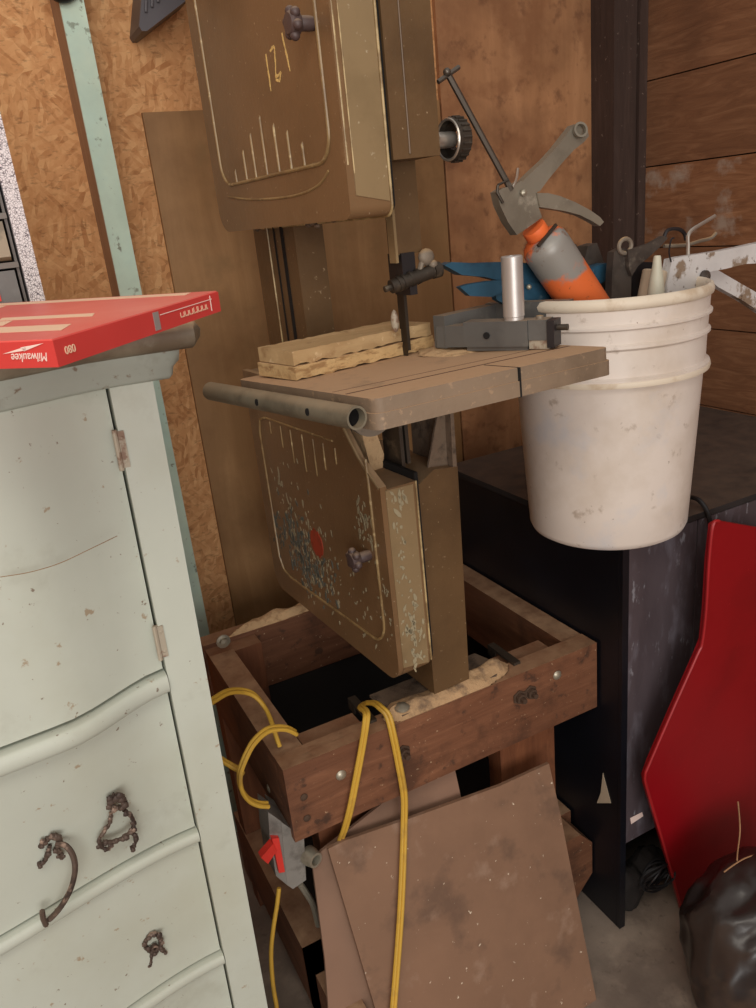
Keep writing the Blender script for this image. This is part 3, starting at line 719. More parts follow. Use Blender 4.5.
def strokes(segs, m, nm, w=.0030):
    mb = MB()
    rr = random.Random(5)
    for (a, c) in segs:
        n = 9; a = Vector((0, a[0], a[1])); c = Vector((0, c[0], c[1]))
        for i in range(n):
            p = a.lerp(c, i / n); q = a.lerp(c, (i + 1.05) / n)
            ww = w * (.45 + .8 * rr.random()); j = rr.uniform(-.0006, .0006)
            dd = (q - p).normalized(); nn_ = Vector((0, -dd.z, dd.y))
            mb.prism([p + nn_ * (ww / 2 + j) + Vector((-.0005, 0, 0)), p - nn_ * (ww / 2 - j) + Vector((-.0005, 0, 0)), q - nn_ * (ww / 2 - j) + Vector((-.0005, 0, 0)), q + nn_ * (ww / 2 + j) + Vector((-.0005, 0, 0))], (.0007, 0, 0))
    return sp(mb, nm, m)
N1 = [(0.0000,0.1847,1.6154),(0.0000,0.1843,1.5710)]; N2 = [(0.0000,0.1711,1.6162),(0.0000,0.1570,1.6192),(0.0000,0.1570,1.6100),(0.0000,0.1634,1.5830),(0.0000,0.1460,1.5870),(0.0000,0.1524,1.5776),(0.0000,0.1642,1.5808)]; N3 = [(0.0000,0.1287,1.6280),(0.0000,0.1193,1.5832)]
yzp = lambda p: (p[1], p[2])
strokes([(yzp(N1[0]), yzp(N1[1]))], M['scratch'], 'scratched_digit')
strokes([(yzp(N2[i]), yzp(N2[i + 1])) for i in range(6)], M['scratch'], 'scratched_digit')
strokes([(yzp(N3[0]), yzp(N3[1]))], M['scratch'], 'scratched_digit')
def star_knob(y_, z_):
    b = MB(); b.lathe([(.0075, 0), (.0085, -.006), (.0085, -.020), (.007, -.022)], (0, y_, z_), (1, 0, 0), 16)
    b.lathe([(.012, -.020), (.0135, -.023), (.0135, -.031), (.011, -.034), (0, -.035)], (0, y_, z_), (1, 0, 0), 20)
    for k in range(6):
        a = k * PI / 3 + .3
        b.ball((-.0275, y_ + .0135 * math.cos(a), z_ + .0135 * math.sin(a)), .0062, (1.0, 1, 1), 2)
    return sp(b, 'star_knob', M['knob'])
b = MB()
for (q, zq, r) in ((.13, 1.398, .006), (.145, 1.396, .005), (.12, 1.394, .0045), (.33, 1.397, .004), (.07, 1.399, .004), (.40, 1.402, .003)):
    b.ball((.012, q, zq), r, (1, 1.6, .8), 1)
sp(b, 'lint_clumps', M['greydust'])
star_knob(.042, 1.619); star_knob(.052, .925)
# lower wheel cover, chamfered under the table
lo_full = roundrect(0, .722, .465, 1.039, .034, 6, (1, 0, 0, 1))
lo_full = [(y_, z_) for (y_, z_) in roundrect(0, .722, .465, 1.10, .034, 6, (1, 0, 0, 1))]
low_box = [p for p in roundrect(0, .722, .465, 1.039, .034, 6, (1, 0, 0, 1))]
b = MB(); b.prism(yz(low_box, .0085), (.0515, 0, 0)); sp(b, 'lower_cover', M['olive'], .003, seg=2)
door_o = [q for q in low_box if q[1] < 1.0]
near_ = [q for q in door_o if q[0] < .2]; far_ = [q for q in door_o if q[0] >= .2]
near_.sort(key=lambda q: -q[1]); far_.sort(key=lambda q: q[1])
b = MB(); b.prism(yz(near_ + far_ + [(.465, 1.160), (.15, 1.160), (.125, 1.150), (.055, 1.075), (0, 1.044)], .0), (.0105, 0, 0)); sp(b, 'lower_door', M['olive'], .004, seg=3)
b = MB(); b.prism(yz([(.25, 1.034), (.25, 1.158), (.462, 1.158), (.462, 1.034)], .010), (.050, 0, 0)); sp(b, 'cover_back', M['olive_dark'], .002)
b = MB(); b.tube(smoothpath([(.001, .003, 1.042), (.001, .055, 1.078), (.001, .12, 1.148), (.001, .15, 1.160)], 5), .0028, 8); sp(b, 'edge_bead', M['olive_lit'])
b = MB(); b.prism([(.008, -.0012, .750), (.054, -.0012, .742), (.054, -.0012, 1.036), (.008, -.0012, 1.038)], (0, .003, 0)); sp(b, 'side_strip', M['olive_lit'], .0008)
b = MB(); b.prism(yz(roundrect(.004, .726, .461, 1.05, .03, 6, (1, 0, 0, 1)), .0605), (.006, 0, 0)); sp(b, 'cover_gap', M['black'])
b = MB(); b.tube([(.0590, -.0012, 1.040), (.0590, -.0012, .745)], .0015, 8); sp(b, 'edge_bead', M['bead'])
b = MB(); b.tube(yz([(.032, 1.08), (.030, 1.04)] + [(.030, .82)] + [(.030 + .04 * (1 - math.cos(a)), .82 - .045 * math.sin(a)) for a in (.3, .6, .9, 1.2, 1.5)] + [(.38, .768), (.41, .775), (.424, .80), (.424, 1.05), (.415, 1.075), (.39, 1.082)], -.0004), .0024, 8); sp(b, 'raised_bead', M['olive_line'])
for i, (y_, L) in enumerate(((.37, .018), (.325, .035), (.285, .055), (.24, .060), (.20, .058), (.165, .040), (.125, .022))):
    b = MB(); b.tube([(0, y_, 1.078), (-.0004, y_, 1.076 - L), (.001, y_, 1.072 - L)], [.0016, .0016, .0008], 8); sp(b, 'vent_rib', M['olive_line'])
b = MB(); b.tube(yz([(.39, 1.082), (.13, 1.088)], -.0002), .0018, 8); sp(b, 'raised_bead', M['olive_line'])
bc = (0.0000,0.2387,0.8851)
b = MB(); pts = [(0, bc[1] + .023 * math.cos(2 * PI * k / 28), bc[2] + .025 * math.sin(2 * PI * k / 28) * (1 + .1 * math.sin(k * 2.3))) for k in range(28)]
b.prism(pts, (-.0012, 0, 0)); sp(b, 'red_badge', M['badge'])
# flecks of splattered paint on the lower door and strip
rr = random.Random(11)
def flecks(spots, m, nm, onx=True):
    mb = MB()
    for (cy, cz, ry, rz, n, s0, s1) in spots:
        for _ in range(n):
            y_ = rr.gauss(cy, ry); z_ = rr.gauss(cz, rz); s_ = rr.uniform(s0, s1) * 1.25; a = rr.uniform(1.0, 2.3)
            k = rr.randint(4, 6); el = rr.uniform(1.2, 3.2)
            if onx and not (.006 < y_ < .455 and .74 < z_ < 1.03): continue
            if not onx and not (.008 < y_ < .052): continue
            P = []
            for j in range(k):
                t = 2 * PI * j / k; q = s_ * (.6 + .8 * rr.random())
                u, v = q * el * math.cos(t), q * math.sin(t)
                du, dv = u * math.cos(a) - v * math.sin(a), u * math.sin(a) + v * math.cos(a)
                P.append((-.0004, y_ + du, z_ + dv) if onx else (y_ + du, -.0016, z_ + dv))
            mb.prism(P, (-.0005, 0, 0) if onx else (0, -.0005, 0))
    o = sp(mb, nm, m); o['kind'] = 'stuff'; return o
flecks([(.33, .93, .045, .05, 60, .0008, .0026), (.29, .83, .05, .035, 90, .0008, .0026), (.24, .85, .04, .04, 60, .0007, .002), (.06, .97, .012, .03, 40, .0008, .0024), (.10, .82, .06, .05, 35, .0006, .0018), (.02, .86, .02, .06, 30, .0008, .0022)], M['fleck'], 'paint_flecks')
flecks([(.33, .86, .05, .04, 130, .001, .0034), (.28, .82, .04, .03, 90, .001, .003)], M['fleck_dark'], 'paint_flecks')
flecks([(.026, .81, .012, .035, 55, .0008, .0030), (.02, .95, .009, .04, 26, .0008, .0026), (.026, 1.02, .01, .01, 10, .001, .003)], M['fleck'], 'paint_flecks', False)
# frames behind the wheels
b = MB(); b.prism([(.069, 0, 1.462), (.141, 0, 1.464), (.141, 0, 1.875), (.069, 0, 1.875)], (0, .44, 0)); sp(b, 'upper_frame', M['olive_dark'], .004)
b = MB(); b.tube([(.094, -.0006, 1.468), (.094, -.0006, 1.87)], .0014, 6); sp(b, 'frame_seam', M['olive_dark'])
b = MB(); b.prism([(.0790, .030, .655), (.150, .030, .655), (.156, .030, 1.030), (.112, .030, 1.036), (.079, .030, 1.018)], (0, .40, 0)); sp(b, 'lower_frame', M['olive_dark'], .004)
b = MB(); b.prism([(.148, .031, 1.028), (.1555, .031, 1.028), (.1565, .031, 1.165), (.151, .031, 1.165)], (0, .11, 0)); b.prism([(.112, .045, 1.034), (.148, .045, 1.030), (.150, .045, 1.130), (.142, .045, 1.13)], (0, .004, 0)); sp(b, 'table_bracket', M['greydust'], .001)
b = MB(); b.prism([(.040, .09, 1.032), (.058, .09, 1.032), (.064, .09, 1.06), (.050, .09, 1.115), (.064, .09, 1.165), (.030, .09, 1.165), (.030, .09, 1.10), (.036, .09, 1.06)], (0, .06, 0)); sp(b, 'trunnion_block', M['sawdust'], .003)
b = MB(); b.box((.012, .12, 1.035), (.030, .20, 1.165)); b.box((.070, .05, 1.045), (.076, .10, 1.17)); b.box((.086, .06, 1.045), (.092, .10, 1.165)); sp(b, 'trunnion_strut', M['darksteel'], .001)
b = MB(); hp = [(-.012 + .034 * math.cos(a), -.022, 1.160 - .034 * math.sin(a)) for a in [PI * k / 20 for k in range(21)]]
b.prism(hp, (0, .010, 0)); b.prism([(-.012 + .028 * math.cos(a), -.0235, 1.158 - .028 * math.sin(a)) for a in [PI * k / 20 for k in range(21)]], (0, .002, 0)); sp(b, 'tilt_scale', M['iron'], .001)
b = MB(); b.ball((.200, .06, 1.155), .014, (1.2, 1, 1), 2); b.tube([(.138, .06, 1.15), (.205, .06, 1.155)], .006, 8); sp(b, 'tilt_knob', M['darksteel'])
# rear column joining the two frames
b = MB(); b.box((.060, .297, 1.00), (.112, .462, 1.50)); sp(b, 'column', M['olive_dark'], .004)
b = MB(); b.tube([(.0592, .400, 1.16), (.0592, .400, 1.42)], .0016, 8); sp(b, 'edge_bead', M['bead'])
b = MB(); b.box((.0585, .338, 1.16), (.0605, .348, 1.42)); b.box((.0585, .372, 1.16), (.0605, .376, 1.42)); sp(b, 'column_groove', M['black'])
# foot
b = MB(); b.prism([(.012, .026, .641), (.200, .020, .641), (.228, .040, .641), (.215, .10, .641), (.0, .11, .641)], (0, 0, .005)); sp(b, 'foot', M['greydust'], .003)
b = MB(); b.lathe([(.013, 0), (.013, .003), (.008, .006), (0, .008)], tuple(Vector((0.0188,0.0364,0.6520))), (0, 0, 1), 16); sp(b, 'foot_bolt', M['zinc'])
# lock knob on the right of the upper frame
kx, ky, kz = .141, .008, 1.482
b = MB(); b.lathe([(.010, 0), (.010, .028), (.006, .030)], (kx, ky, kz), (1, 0, 0), 16); k_ = sp(b, 'knob_hub', M['steel'])
b = MB(); b.lathe([(.0225, .020), (.0265, .020), (.0265, .024), (.0265, .038), (.024, .041), (.015, .041), (.013, .036), (.0125, .028), (.0215, .028)], (kx, ky, kz), (1, 0, 0), 28, closed=True)
for k in range(22):
    a = 2 * PI * k / 22; b.tube([(kx + .025, ky + .0268 * math.cos(a), kz + .0268 * math.sin(a)), (kx + .038, ky + .0268 * math.cos(a), kz + .0268 * math.sin(a))], .0016, 5)
sp(b, 'knurled_ring', M['darksteel']); b = MB(); b.tube([(kx + .0195, ky + .0245 * math.cos(2 * PI * k / 30), kz + .0245 * math.sin(2 * PI * k / 30)) for k in range(30)], .0019, 6, closed=True); sp(b, 'bright_ring', M['steel'])
# blade guard, guides, blade
b = MB(); b.box((.0985, .060, 1.345), (.1415, .080, 1.50)); sp(b, 'guide_post', M['olive_dark'], .002)
b = MB(); b.box((.0945, .055, 1.335), (.0985, .072, 1.462)); sp(b, 'blade_guard', M['olive_lit'], .001)
b = MB(); b.box((.104, .056, 1.302), (.126, .092, 1.347)); b.box((.110, .05, 1.29), (.122, .09, 1.305)); g_ = sp(b, 'guide_block', M['tooldark'], .003)
b = MB(); b.tube([(.082, .055, 1.305), (.150, .050, 1.318)], .0095, 14); b.lathe([(.011, 0), (.011, .012), (.008, .014)], (.150, .050, 1.318), (.98, 0, .1), 12)
for q in (.092, .100, .112, .124): b.tube([(q, .0542, 1.305 + (q - .082) * .19), (q + .004, .0540, 1.306 + (q - .082) * .19)], .0112, 12)
b.tube([(.072, .056, 1.303), (.086, .055, 1.305)], .0045, 8); sp(b, 'guide_screw', M['darksteel'])
b = MB(); b.ball((.141, .050, 1.338), .011, (1.2, .7, 1.1), 2); b.ball((.150, .048, 1.327), .007, (1, 1, 1), 2); b.tube([(.130, .052, 1.322), (.134, .050, 1.334), (.138, .049, 1.346)], .0042, 8); sp(b, 'wing_nut', M['iron'])
b = MB(); b.ball((.0955, .075, 1.255), .0075, (.8, .8, 2.2), 2); sp(b, 'guide_pin', M['hinge'])
b = MB(); b.box((.1145, .0785, 1.200), (.1155, .0935, 1.345))
for k in range(26):
    z_ = 1.203 + k * .0036; b.prism([(.1145, .0786, z_), (.1145, .0770, z_ + .0008), (.1145, .0786, z_ + .0032)], (.001, 0, 0))
bm_ = b.bm; sp(b, 'blade', M['blade'])
b = MB(); b.prism([(.1125, .0725, 1.21), (.1175, .0725, 1.21), (.1175, .0725, 1.30), (.1125, .0725, 1.30)], (0, .006, 0)); sp(b, 'blade_backer', M['blade'])

# table (skewed a little on its trunnions, far edge dipping)
NL = Vector((.372, .765, 1.210)); ex = Vector((.351, .011, 0)); ey = Vector((-.053, .336, -.012))
exn, eyn = ex.normalized(), ey.normalized(); ezn = exn.cross(eyn).normalized()
def tp(a, c, h=0): return NL + exn * a + eyn * c + ezn * h
def tpoly(inset, h, r=.012):
    L, W = .3512, .3403; q = []
    for (x_, y_) in roundrect(inset, inset, L - inset, W - inset, r, 4): q.append(tp(x_, y_, h))
    return q
b = MB(); b.prism(tpoly(.0, 0), -ezn * .018); spw(b, 'table', [M['tabletop']], .003)
b = MB(); b.prism(tpoly(-.0022, -.0165), -ezn * .019); spw(b, 'table_skirt', M['tabletop'], .003)
b = MB(); b.obox(tp(.004, .062, .0002), exn * .343, eyn * .0035, -ezn * .001); b.obox(tp(.004, .092, .0002), exn * .343, eyn * .0015, -ezn * .001); spw(b, 'mitre_slot', M['slotdark'])
b = MB(); b.obox(tp(.199, -.0030, -.0365), exn * .0022, eyn * .062, ezn * .0368); spw(b, 'blade_slot', M['black'])
b = MB(); b.obox(tp(.0, -.0, 0), exn * 0.001, eyn * .001, ezn * .001)
ta = [(0.3505,0.7700,1.1924)][0]
ta = Vector(ta); tb = Vector((0.2916,1.1550,1.1783))
dv = (tb - ta).normalized(); r_o, r_i = .0136, .0110
b = MB(); b.lathe([(r_o, 0), (r_o, (tb - ta).length), (r_i, (tb - ta).length), (r_i, 0)], ta, dv, 28, closed=True); tt = spw(b, 'fence_rail', M['tube'])
b = MB(); b.lathe([(r_i - .0002, .012), (0, .012)], ta, dv, 20); b.lathe([(r_i - .0002, .36), (0, .36)], ta, dv, 20); spw(b, 'rail_bore', M['black'])
L_ = (tb - ta).length
sidev = dv.cross(Vector((0, 0, 1))).normalized() * -1
if sidev.x > 0: sidev = -sidev
hn = (sidev * .80 + Vector((0, -.0, .10)) + Vector((0, -.6, 0))).normalized()
hn = (hn - dv * hn.dot(dv)).normalized()
for q in (.085, .215):
    c = ta + dv * q
    b = MB(); b.lathe([(.0046, r_o - .0008), (.0046, r_o + .0003), (0, r_o + .0003)], c, hn, 14); spw(b, 'rail_hole', M['black'])
for q in (.045, .19, .33):
    c = ta + dv * q
    b = MB(); b.tube([c + Vector((.006, 0, -.002)), c + Vector((.026, 0, -.004))], .006, 8); spw(b, 'rail_stud', M['iron'])

# offcuts on the table
def plank(c0, c1, w, h, m, label, seed, ends=True):
    c0, c1 = Vector(c0), Vector(c1); d = (c1 - c0); n_ = Vector((-d.y, d.x, 0)).normalized() * w
    rr = random.Random(seed); n = 26; mb = MB(); rows_ = []
    for i in range(n + 1):
        p = c0 + d * (i / n); j = lambda a=.0018: Vector((rr.uniform(-a, a) * .3, rr.uniform(-a, a), rr.uniform(-a, a)))
        rows_.append([mb.bm.verts.new(q) for q in (p + j(), p + n_ + j(), p + n_ + Vector((0, 0, h)) + j(.0008), p + Vector((0, 0, h)) + j(.0008), p + Vector((0, 0, h * .5)) + j(.0022))])
    for i in range(n):
        a, c = rows_[i], rows_[i + 1]
        for k in range(5):
            f = mb.bm.faces.new([a[k], a[(k + 1) % 5], c[(k + 1) % 5], c[k]]); f.material_index = 1 if k in (3, 4) else 0
    f = mb.bm.faces.new(list(reversed(rows_[0]))); f.material_index = 1; f = mb.bm.faces.new(rows_[-1]); f.material_index = 1
    return tag(link('offcut', mb.bm, m, smooth=20), label, 'plank')
zf = lambda x, y: 1.210 - .0355 * (y - .765)
plank((.366, .985, 1.2035), (.615, 1.040, 1.2025), .095, .0175, [M['rawedge'], M['rawedge']], 'splintery lower offcut plank lying on the saw table', 3)
plank((.367, .990, 1.2225), (.612, 1.040, 1.2215), .090, .0185, [M['pine'], M['pine']], 'pale pine offcut plank resting on top of the splintery one', 4)
heap('sawdust_heap', 0, 0, 1.2042, [(.585, .93), (.56, .985), (.585, 1.03), (.63, 1.035), (.655, .99), (.64, .94)], .006, M['sawdust'], 'sawdust scattered on the saw table beside the blade', 9, 26)

# grey roller attachment on the table
TP = Vector((.609, .945, 1.2062)); d1 = Vector((.54, -.84, 0)).normalized(); n1 = Vector((.84, .54, 0)).normalized(); up = Vector((0, 0, 1))
G_ = thing('roller_attachment', 'blue-grey cast metal attachment with an upright bare aluminium roller on the saw table', 'tool', TP + d1 * .05 + n1 * .03)
def tq(a, c, h): return TP + d1 * a + n1 * c + up * h
b = MB(); b.obox(tq(.0, 0, .006), d1 * .094, n1 * .030, up * .0345); b.obox(tq(.002, .004, .0), d1 * .090, n1 * .022, up * .006); part(b, 'front_bar', M['grey_cast'], G_, bev=.003)
b = MB(); b.prism([tq(.0, 0, .006), tq(-.045, .004, .005), tq(-.050, .012, .005), tq(-.047, .02, .005), tq(0, .030, .006)], up * .030); part(b, 'front_arm', M['grey_cast'], G_, bev=.003)
b = MB(); b.prism([tq(-.050, .008, .004), tq(-.030, .002, .004), tq(.012, .125, .004), tq(-.010, .125, .004)], up * .046); part(b, 'end_arm', M['grey_cast'], G_, bev=.004)
b = MB(); b.obox(tq(-.010, .108, .004), d1 * .13, n1 * .018, up * .048); part(b, 'back_bar', M['grey_cast'], G_, bev=.003)
b = MB(); b.obox(tq(.0945, .002, .014), d1 * .026, n1 * .028, up * .027); bb = part(b, 'end_block', M['grey_cast'], G_, bev=.002)
b = MB(); b.obox(tq(.0945, .004, .002), d1 * .028, n1 * .026, up * .0115); part(b, 'pale_shoe', M['hinge'], G_, bev=.001)
b = MB(); b.obox(tq(.1210, .0, .004), d1 * .010, n1 * .030, up * .036); part(b, 'end_cap', M['tooldark'], G_, bev=.003)
b = MB(); b.tube([tq(.131, .014, .029), tq(.146, .014, .029)], .0042, 10); part(b, 'bolt', M['darksteel'], G_)
b = MB(); b.lathe([(.005, 0), (.005, .004), (0, .005)], tq(.107, .014, .041), (0, 0, 1), 12); part(b, 'cap_screw', M['iron'], G_)
b = MB(); b.lathe([(.0048, 0), (.0048, .0012), (0, .0012)], tq(.035, -.0008, .022), tuple(-n1), 12); part(b, 'screw_hole', M['black'], G_)
b = MB(); b.lathe([(.0135, 0), (.0135, .004), (.0145, .005), (.0145, .083), (.0132, .0845), (.006, .0845), (.006, .08), (0, .08)], tq(.070, .015, .0405), (0, 0, 1), 28); part(b, 'roller', M['silver'], G_)

# ------------------------------------------------------------------ black cabinet
CB = thing('steel_cabinet', 'black steel cabinet with a scuffed mauve-grey front under the white bucket', 'cabinet', (1.22, 1.10, 0))
cx0, cx1, cy0, cy1, cz1 = .860, 1.598, .895, 1.44, .860
b = MB(); b.box((cx0, cy0 + .006, .0), (cx0 + .012, cy1, cz1 - .012)); part(b, 'side_panel', M['cabblack'], CB, bev=.002)
b = MB(); b.box((cx1 - .012, cy0 + .006, .0), (cx1, cy1, cz1 - .012)); part(b, 'side_panel', M['cabblack'], CB, bev=.002)
b = MB(); b.box((cx0 + .012, cy1 - .01, .03), (cx1 - .012, cy1, cz1 - .012)); part(b, 'back_panel', M['cabblack'], CB)
b = MB(); b.box((cx0 + .012, cy0 + .10, .15), (cx1 - .012, cy1 - .01, .165)); part(b, 'bottom_panel', M['cabblack'], CB)
b = MB(); b.box((cx0 - .002, cy0 - .002, cz1 - .0115), (cx1, cy1, cz1)); part(b, 'cabinet_top', M['cabtop'], CB, bev=.002)
b = MB(); b.box((cx0, cy0 - .003, .0), (cx0 + .014, cy0 + .0055, cz1 - .012)); part(b, 'corner_trim', M['cabblack'], CB, bev=.0015)
b = MB(); b.box((cx0 + .0145, cy0 - .001, .212), (1.033, cy0 + .02, cz1 - .013)); part(b, 'door', M['cabfront'], CB, bev=.002)
b = MB(); b.box((1.0365, cy0 - .001, .212), (cx1 - .0145, cy0 + .02, cz1 - .013)); part(b, 'door', M['cabfront'], CB, bev=.002)
b = MB(); b.prism([(0.8595,0.9389,0.3567),(0.8595,0.9171,0.3008),(0.8595,0.9558,0.2724),(0.8595,0.9445,0.3074)], (-.0006, 0, 0)); part(b, 'torn_label', M['beige'], CB)
b = MB(); b.prism([(0.8855,0.8935,0.2693),(0.9164,0.8935,0.2682),(0.9192,0.8935,0.2571),(0.8883,0.8935,0.2533)], (0, -.0006, 0)); part(b, 'white_sticker', M['box_white'], CB)
b = MB(); b.tube(smoothpath([(1.0536,0.9300,0.8754),(1.0468,0.9020,0.8774),(1.0522,0.8860,0.8506),(1.0608,0.8860,0.7948),(1.0688,0.8860,0.7132),(1.0579,0.8860,0.6451),(1.0460,0.8860,0.5860),(1.0431,0.8860,0.4998),(1.0415,0.8860,0.3864)], 6), .0042, 8)
single(b, 'power_cord', M['rubber'], 'black power cord hanging down the front of the steel cabinet beside the red panel', 'cord')

# ------------------------------------------------------------------ bucket
BX, BY = .893, .966
def br(h): return .1305 + (.1525 - .1305) * h / .376
BK = thing('plastic_bucket', 'dirty white plastic bucket full of tools on the black cabinet', 'bucket', (BX, BY, .8605))
zz = .8605
prof = [(.118, .002), (.121, 0), (.1275, .004), (br(.01), .012)] + [(br(h), h) for h in (.08, .15, .22, .255)] + \
       [(br(.26) + .0005, .262), (br(.265) + .0075, .265), (br(.265) + .008, .270), (br(.27) + .0015, .273), (br(.31), .31), (br(.315) + .0045, .3135), (br(.315) + .0045, .317), (br(.32), .320),
        (br(.338), .338), (br(.34) + .0045, .3405), (br(.345) + .0045, .344), (br(.35), .347), (br(.36), .368)] + \
       [(.1470, .368), (.1475, .36), (br(.2) - .0025, .2), (br(.01) - .003, .006), (.0, .006)]
b = MB(); b.lathe([(0, .002)] + [(r, h * 1.04) for r, h in prof], (BX, BY, zz), (0, 0, 1), 72); part(b, 'pail', M['bucket'], BK, smooth=50)
b = MB(); b.lathe([(r + .0002, (h + .006) * 1.04) for r, h in [(.1465, .360), (.1520, .3595), (.1555, .362), (.1565, .368), (.1545, .3745), (.1510, .3765), (.1480, .374), (.1465, .368)]], (BX, BY, zz), (0, 0, 1), 72, closed=True); part(b, 'rim', M['rim'], BK, smooth=60)
b = MB(); b.lathe([(r, h * 1.04) for r, h in ((br(.26) + .001, .2595), (br(.26) + .009, .2595), (br(.26) + .0100, .2635), (br(.26) + .009, .2672), (br(.26) + .001, .2680))], (BX, BY, zz), (0, 0, 1), 72, closed=True); part(b, 'stacking_ring', M['rim'], BK, smooth=60)
# ear for the bail on the right
a_ = math.radians(-12)
for a_ in (math.radians(-10), math.radians(170)):
    b = MB(); cxx, cyy = BX + math.cos(a_) * (br(.3) + .002), BY + math.sin(a_) * (br(.3) + .002)
    t_ = Vector((-math.sin(a_), math.cos(a_), 0)); o_ = Vector((math.cos(a_), math.sin(a_), 0))
    b.obox(Vector((cxx, cyy, zz + .281)) - t_ * .012, t_ * .024, o_ * .0095, Vector((0, 0, .070))); part(b, 'bail_ear', M['bucket'], BK, bev=.003)

# ------------------------------------------------------------------ tools in the bucket
GN = thing('caulking_gun', 'grey caulking gun with orange-painted tube standing handle-up in the bucket', 'caulking gun', (0.8242,0.9450,1.2487))
A0 = Vector((0.7413,0.9450,1.3546)); A1 = Vector((0.8300,0.9450,1.2405)); ax = (A1 - A0).normalized()
b = MB(); tr = .0345; T0 = A0 + ax * .006
b.lathe([(.012, .0), (.018, .002), (tr - .005, .009), (tr - .001, .016), (tr, .024), (tr, .190), (tr - .003, .198), (.008, .203), (0, .203)], (0, 0, 0), (0, 0, 1), 32)
q_ = Vector((0, 0, 1)).rotation_difference(ax).to_matrix().to_4x4(); Tm = Matrix.Translation(T0) @ q_
tbm = b.bm
me_o = link('cartridge_tube', tbm, M['orange'], GN, True); me_o.matrix_local = RM[GN].inverted() @ Tm
b = MB(); b.lathe([(0, -.003), (.0170, -.003), (.0175, -.001), (.0175, .010), (.0165, .012), (.014, .013)], T0 - ax * .011, ax, 28); part(b, 'collar', M['orange_collar'], GN)
b = MB(); pv = ax.cross(Vector((0, 1, 0))).normalized()
b.obox(T0 - ax * .001 - pv * .021 + Vector((0, -.021, 0)), pv * .042, Vector((0, .004, 0)), ax * .004); part(b, 'latch_bar', M['darksteel'], GN, bev=.0008)
b = MB(); b.prism([(0.7026,0.9380,1.3542),(0.6881,0.9380,1.3727),(0.6759,0.9380,1.3958),(0.6719,0.9380,1.4127),(0.6821,0.9380,1.4170),(0.6972,0.9380,1.4184),(0.7127,0.9380,1.4237),(0.7226,0.9380,1.4178),(0.7396,0.9380,1.4101),(0.7406,0.9380,1.3904),(0.7470,0.9380,1.3740),(0.7363,0.9380,1.3683)], (0, .016, 0)); part(b, 'body', M['gun'], GN, bev=.003)
b = MB(); b.prism([(0.7133,0.9390,1.4212),(0.7326,0.9390,1.4339),(0.7556,0.9390,1.4477),(0.7752,0.9390,1.4619),(0.7932,0.9390,1.4775),(0.8077,0.9390,1.4895),(0.8184,0.9390,1.4916),(0.8310,0.9390,1.4846),(0.8345,0.9390,1.4742),(0.8253,0.9390,1.4669),(0.8071,0.9390,1.4576),(0.7853,0.9390,1.4420),(0.7600,0.9390,1.4217),(0.7455,0.9390,1.4084),(0.7246,0.9390,1.4048)], (0, .014, 0)); hd = part(b, 'fixed_handle', M['gun'], GN, bev=.004)
b = MB(); b.lathe([(.0075, 0), (.0105, .001), (.0105, .006), (.0075, .006)], Vector((0.8147,0.9370,1.4813)) , (-.2, -1, .25), 18, closed=True); part(b, 'handle_end_ring', M['gun'], hd)
b = MB(); b.prism([(0.7371,0.9350,1.4062),(0.7562,0.9350,1.4047),(0.7774,0.9350,1.3991),(0.8043,0.9350,1.3889),(0.8320,0.9350,1.3758),(0.8508,0.9350,1.3645),(0.8585,0.9350,1.3568),(0.8508,0.9350,1.3520),(0.8356,0.9350,1.3603),(0.8133,0.9350,1.3706),(0.7859,0.9350,1.3784),(0.7627,0.9350,1.3831),(0.7416,0.9350,1.3875)], (0, .013, 0)); part(b, 'trigger', M['gun'], GN, bev=.003)
b = MB(); b.lathe([(.0045, 0), (.0045, .003), (0, .005)], Vector((0.7131,0.9350,1.4081)), (0, -1, 0), 14); part(b, 'pivot_pin', M['zinc'], GN)
b = MB(); b.tube(smoothpath([(0.6986,0.9400,1.4159),(0.7024,0.9380,1.4219),(0.7047,0.9360,1.4304),(0.7068,0.9360,1.4404)], 4), .0018, 6); part(b, 'release_lever', M['steel'], GN)
b = MB(); b.tube([(0.6726,0.9360,1.4214),(0.6705,0.9360,1.4127),(0.6796,0.9360,1.3980)], .0020, 6); b.tube([(0.6726,0.9360,1.4214),(0.6895,0.9360,1.4264)], .0018, 6); part(b, 'spring_clip', M['darksteel'], GN)
b = MB(); b.tube([(0.6077,0.9400,1.5547),(0.6968,0.9400,1.4135)], .0042, 6); rd = part(b, 'push_rod', M['gunrod'], GN)
b = MB(); b.tube([(0.5909,0.9400,1.5483),(0.6235,0.9400,1.5645)], .0030, 8); b.ball((0.6038,0.9380,1.5589), .0052, (1, 1, 1), 2); part(b, 'rod_end', M['gunrod'], GN)

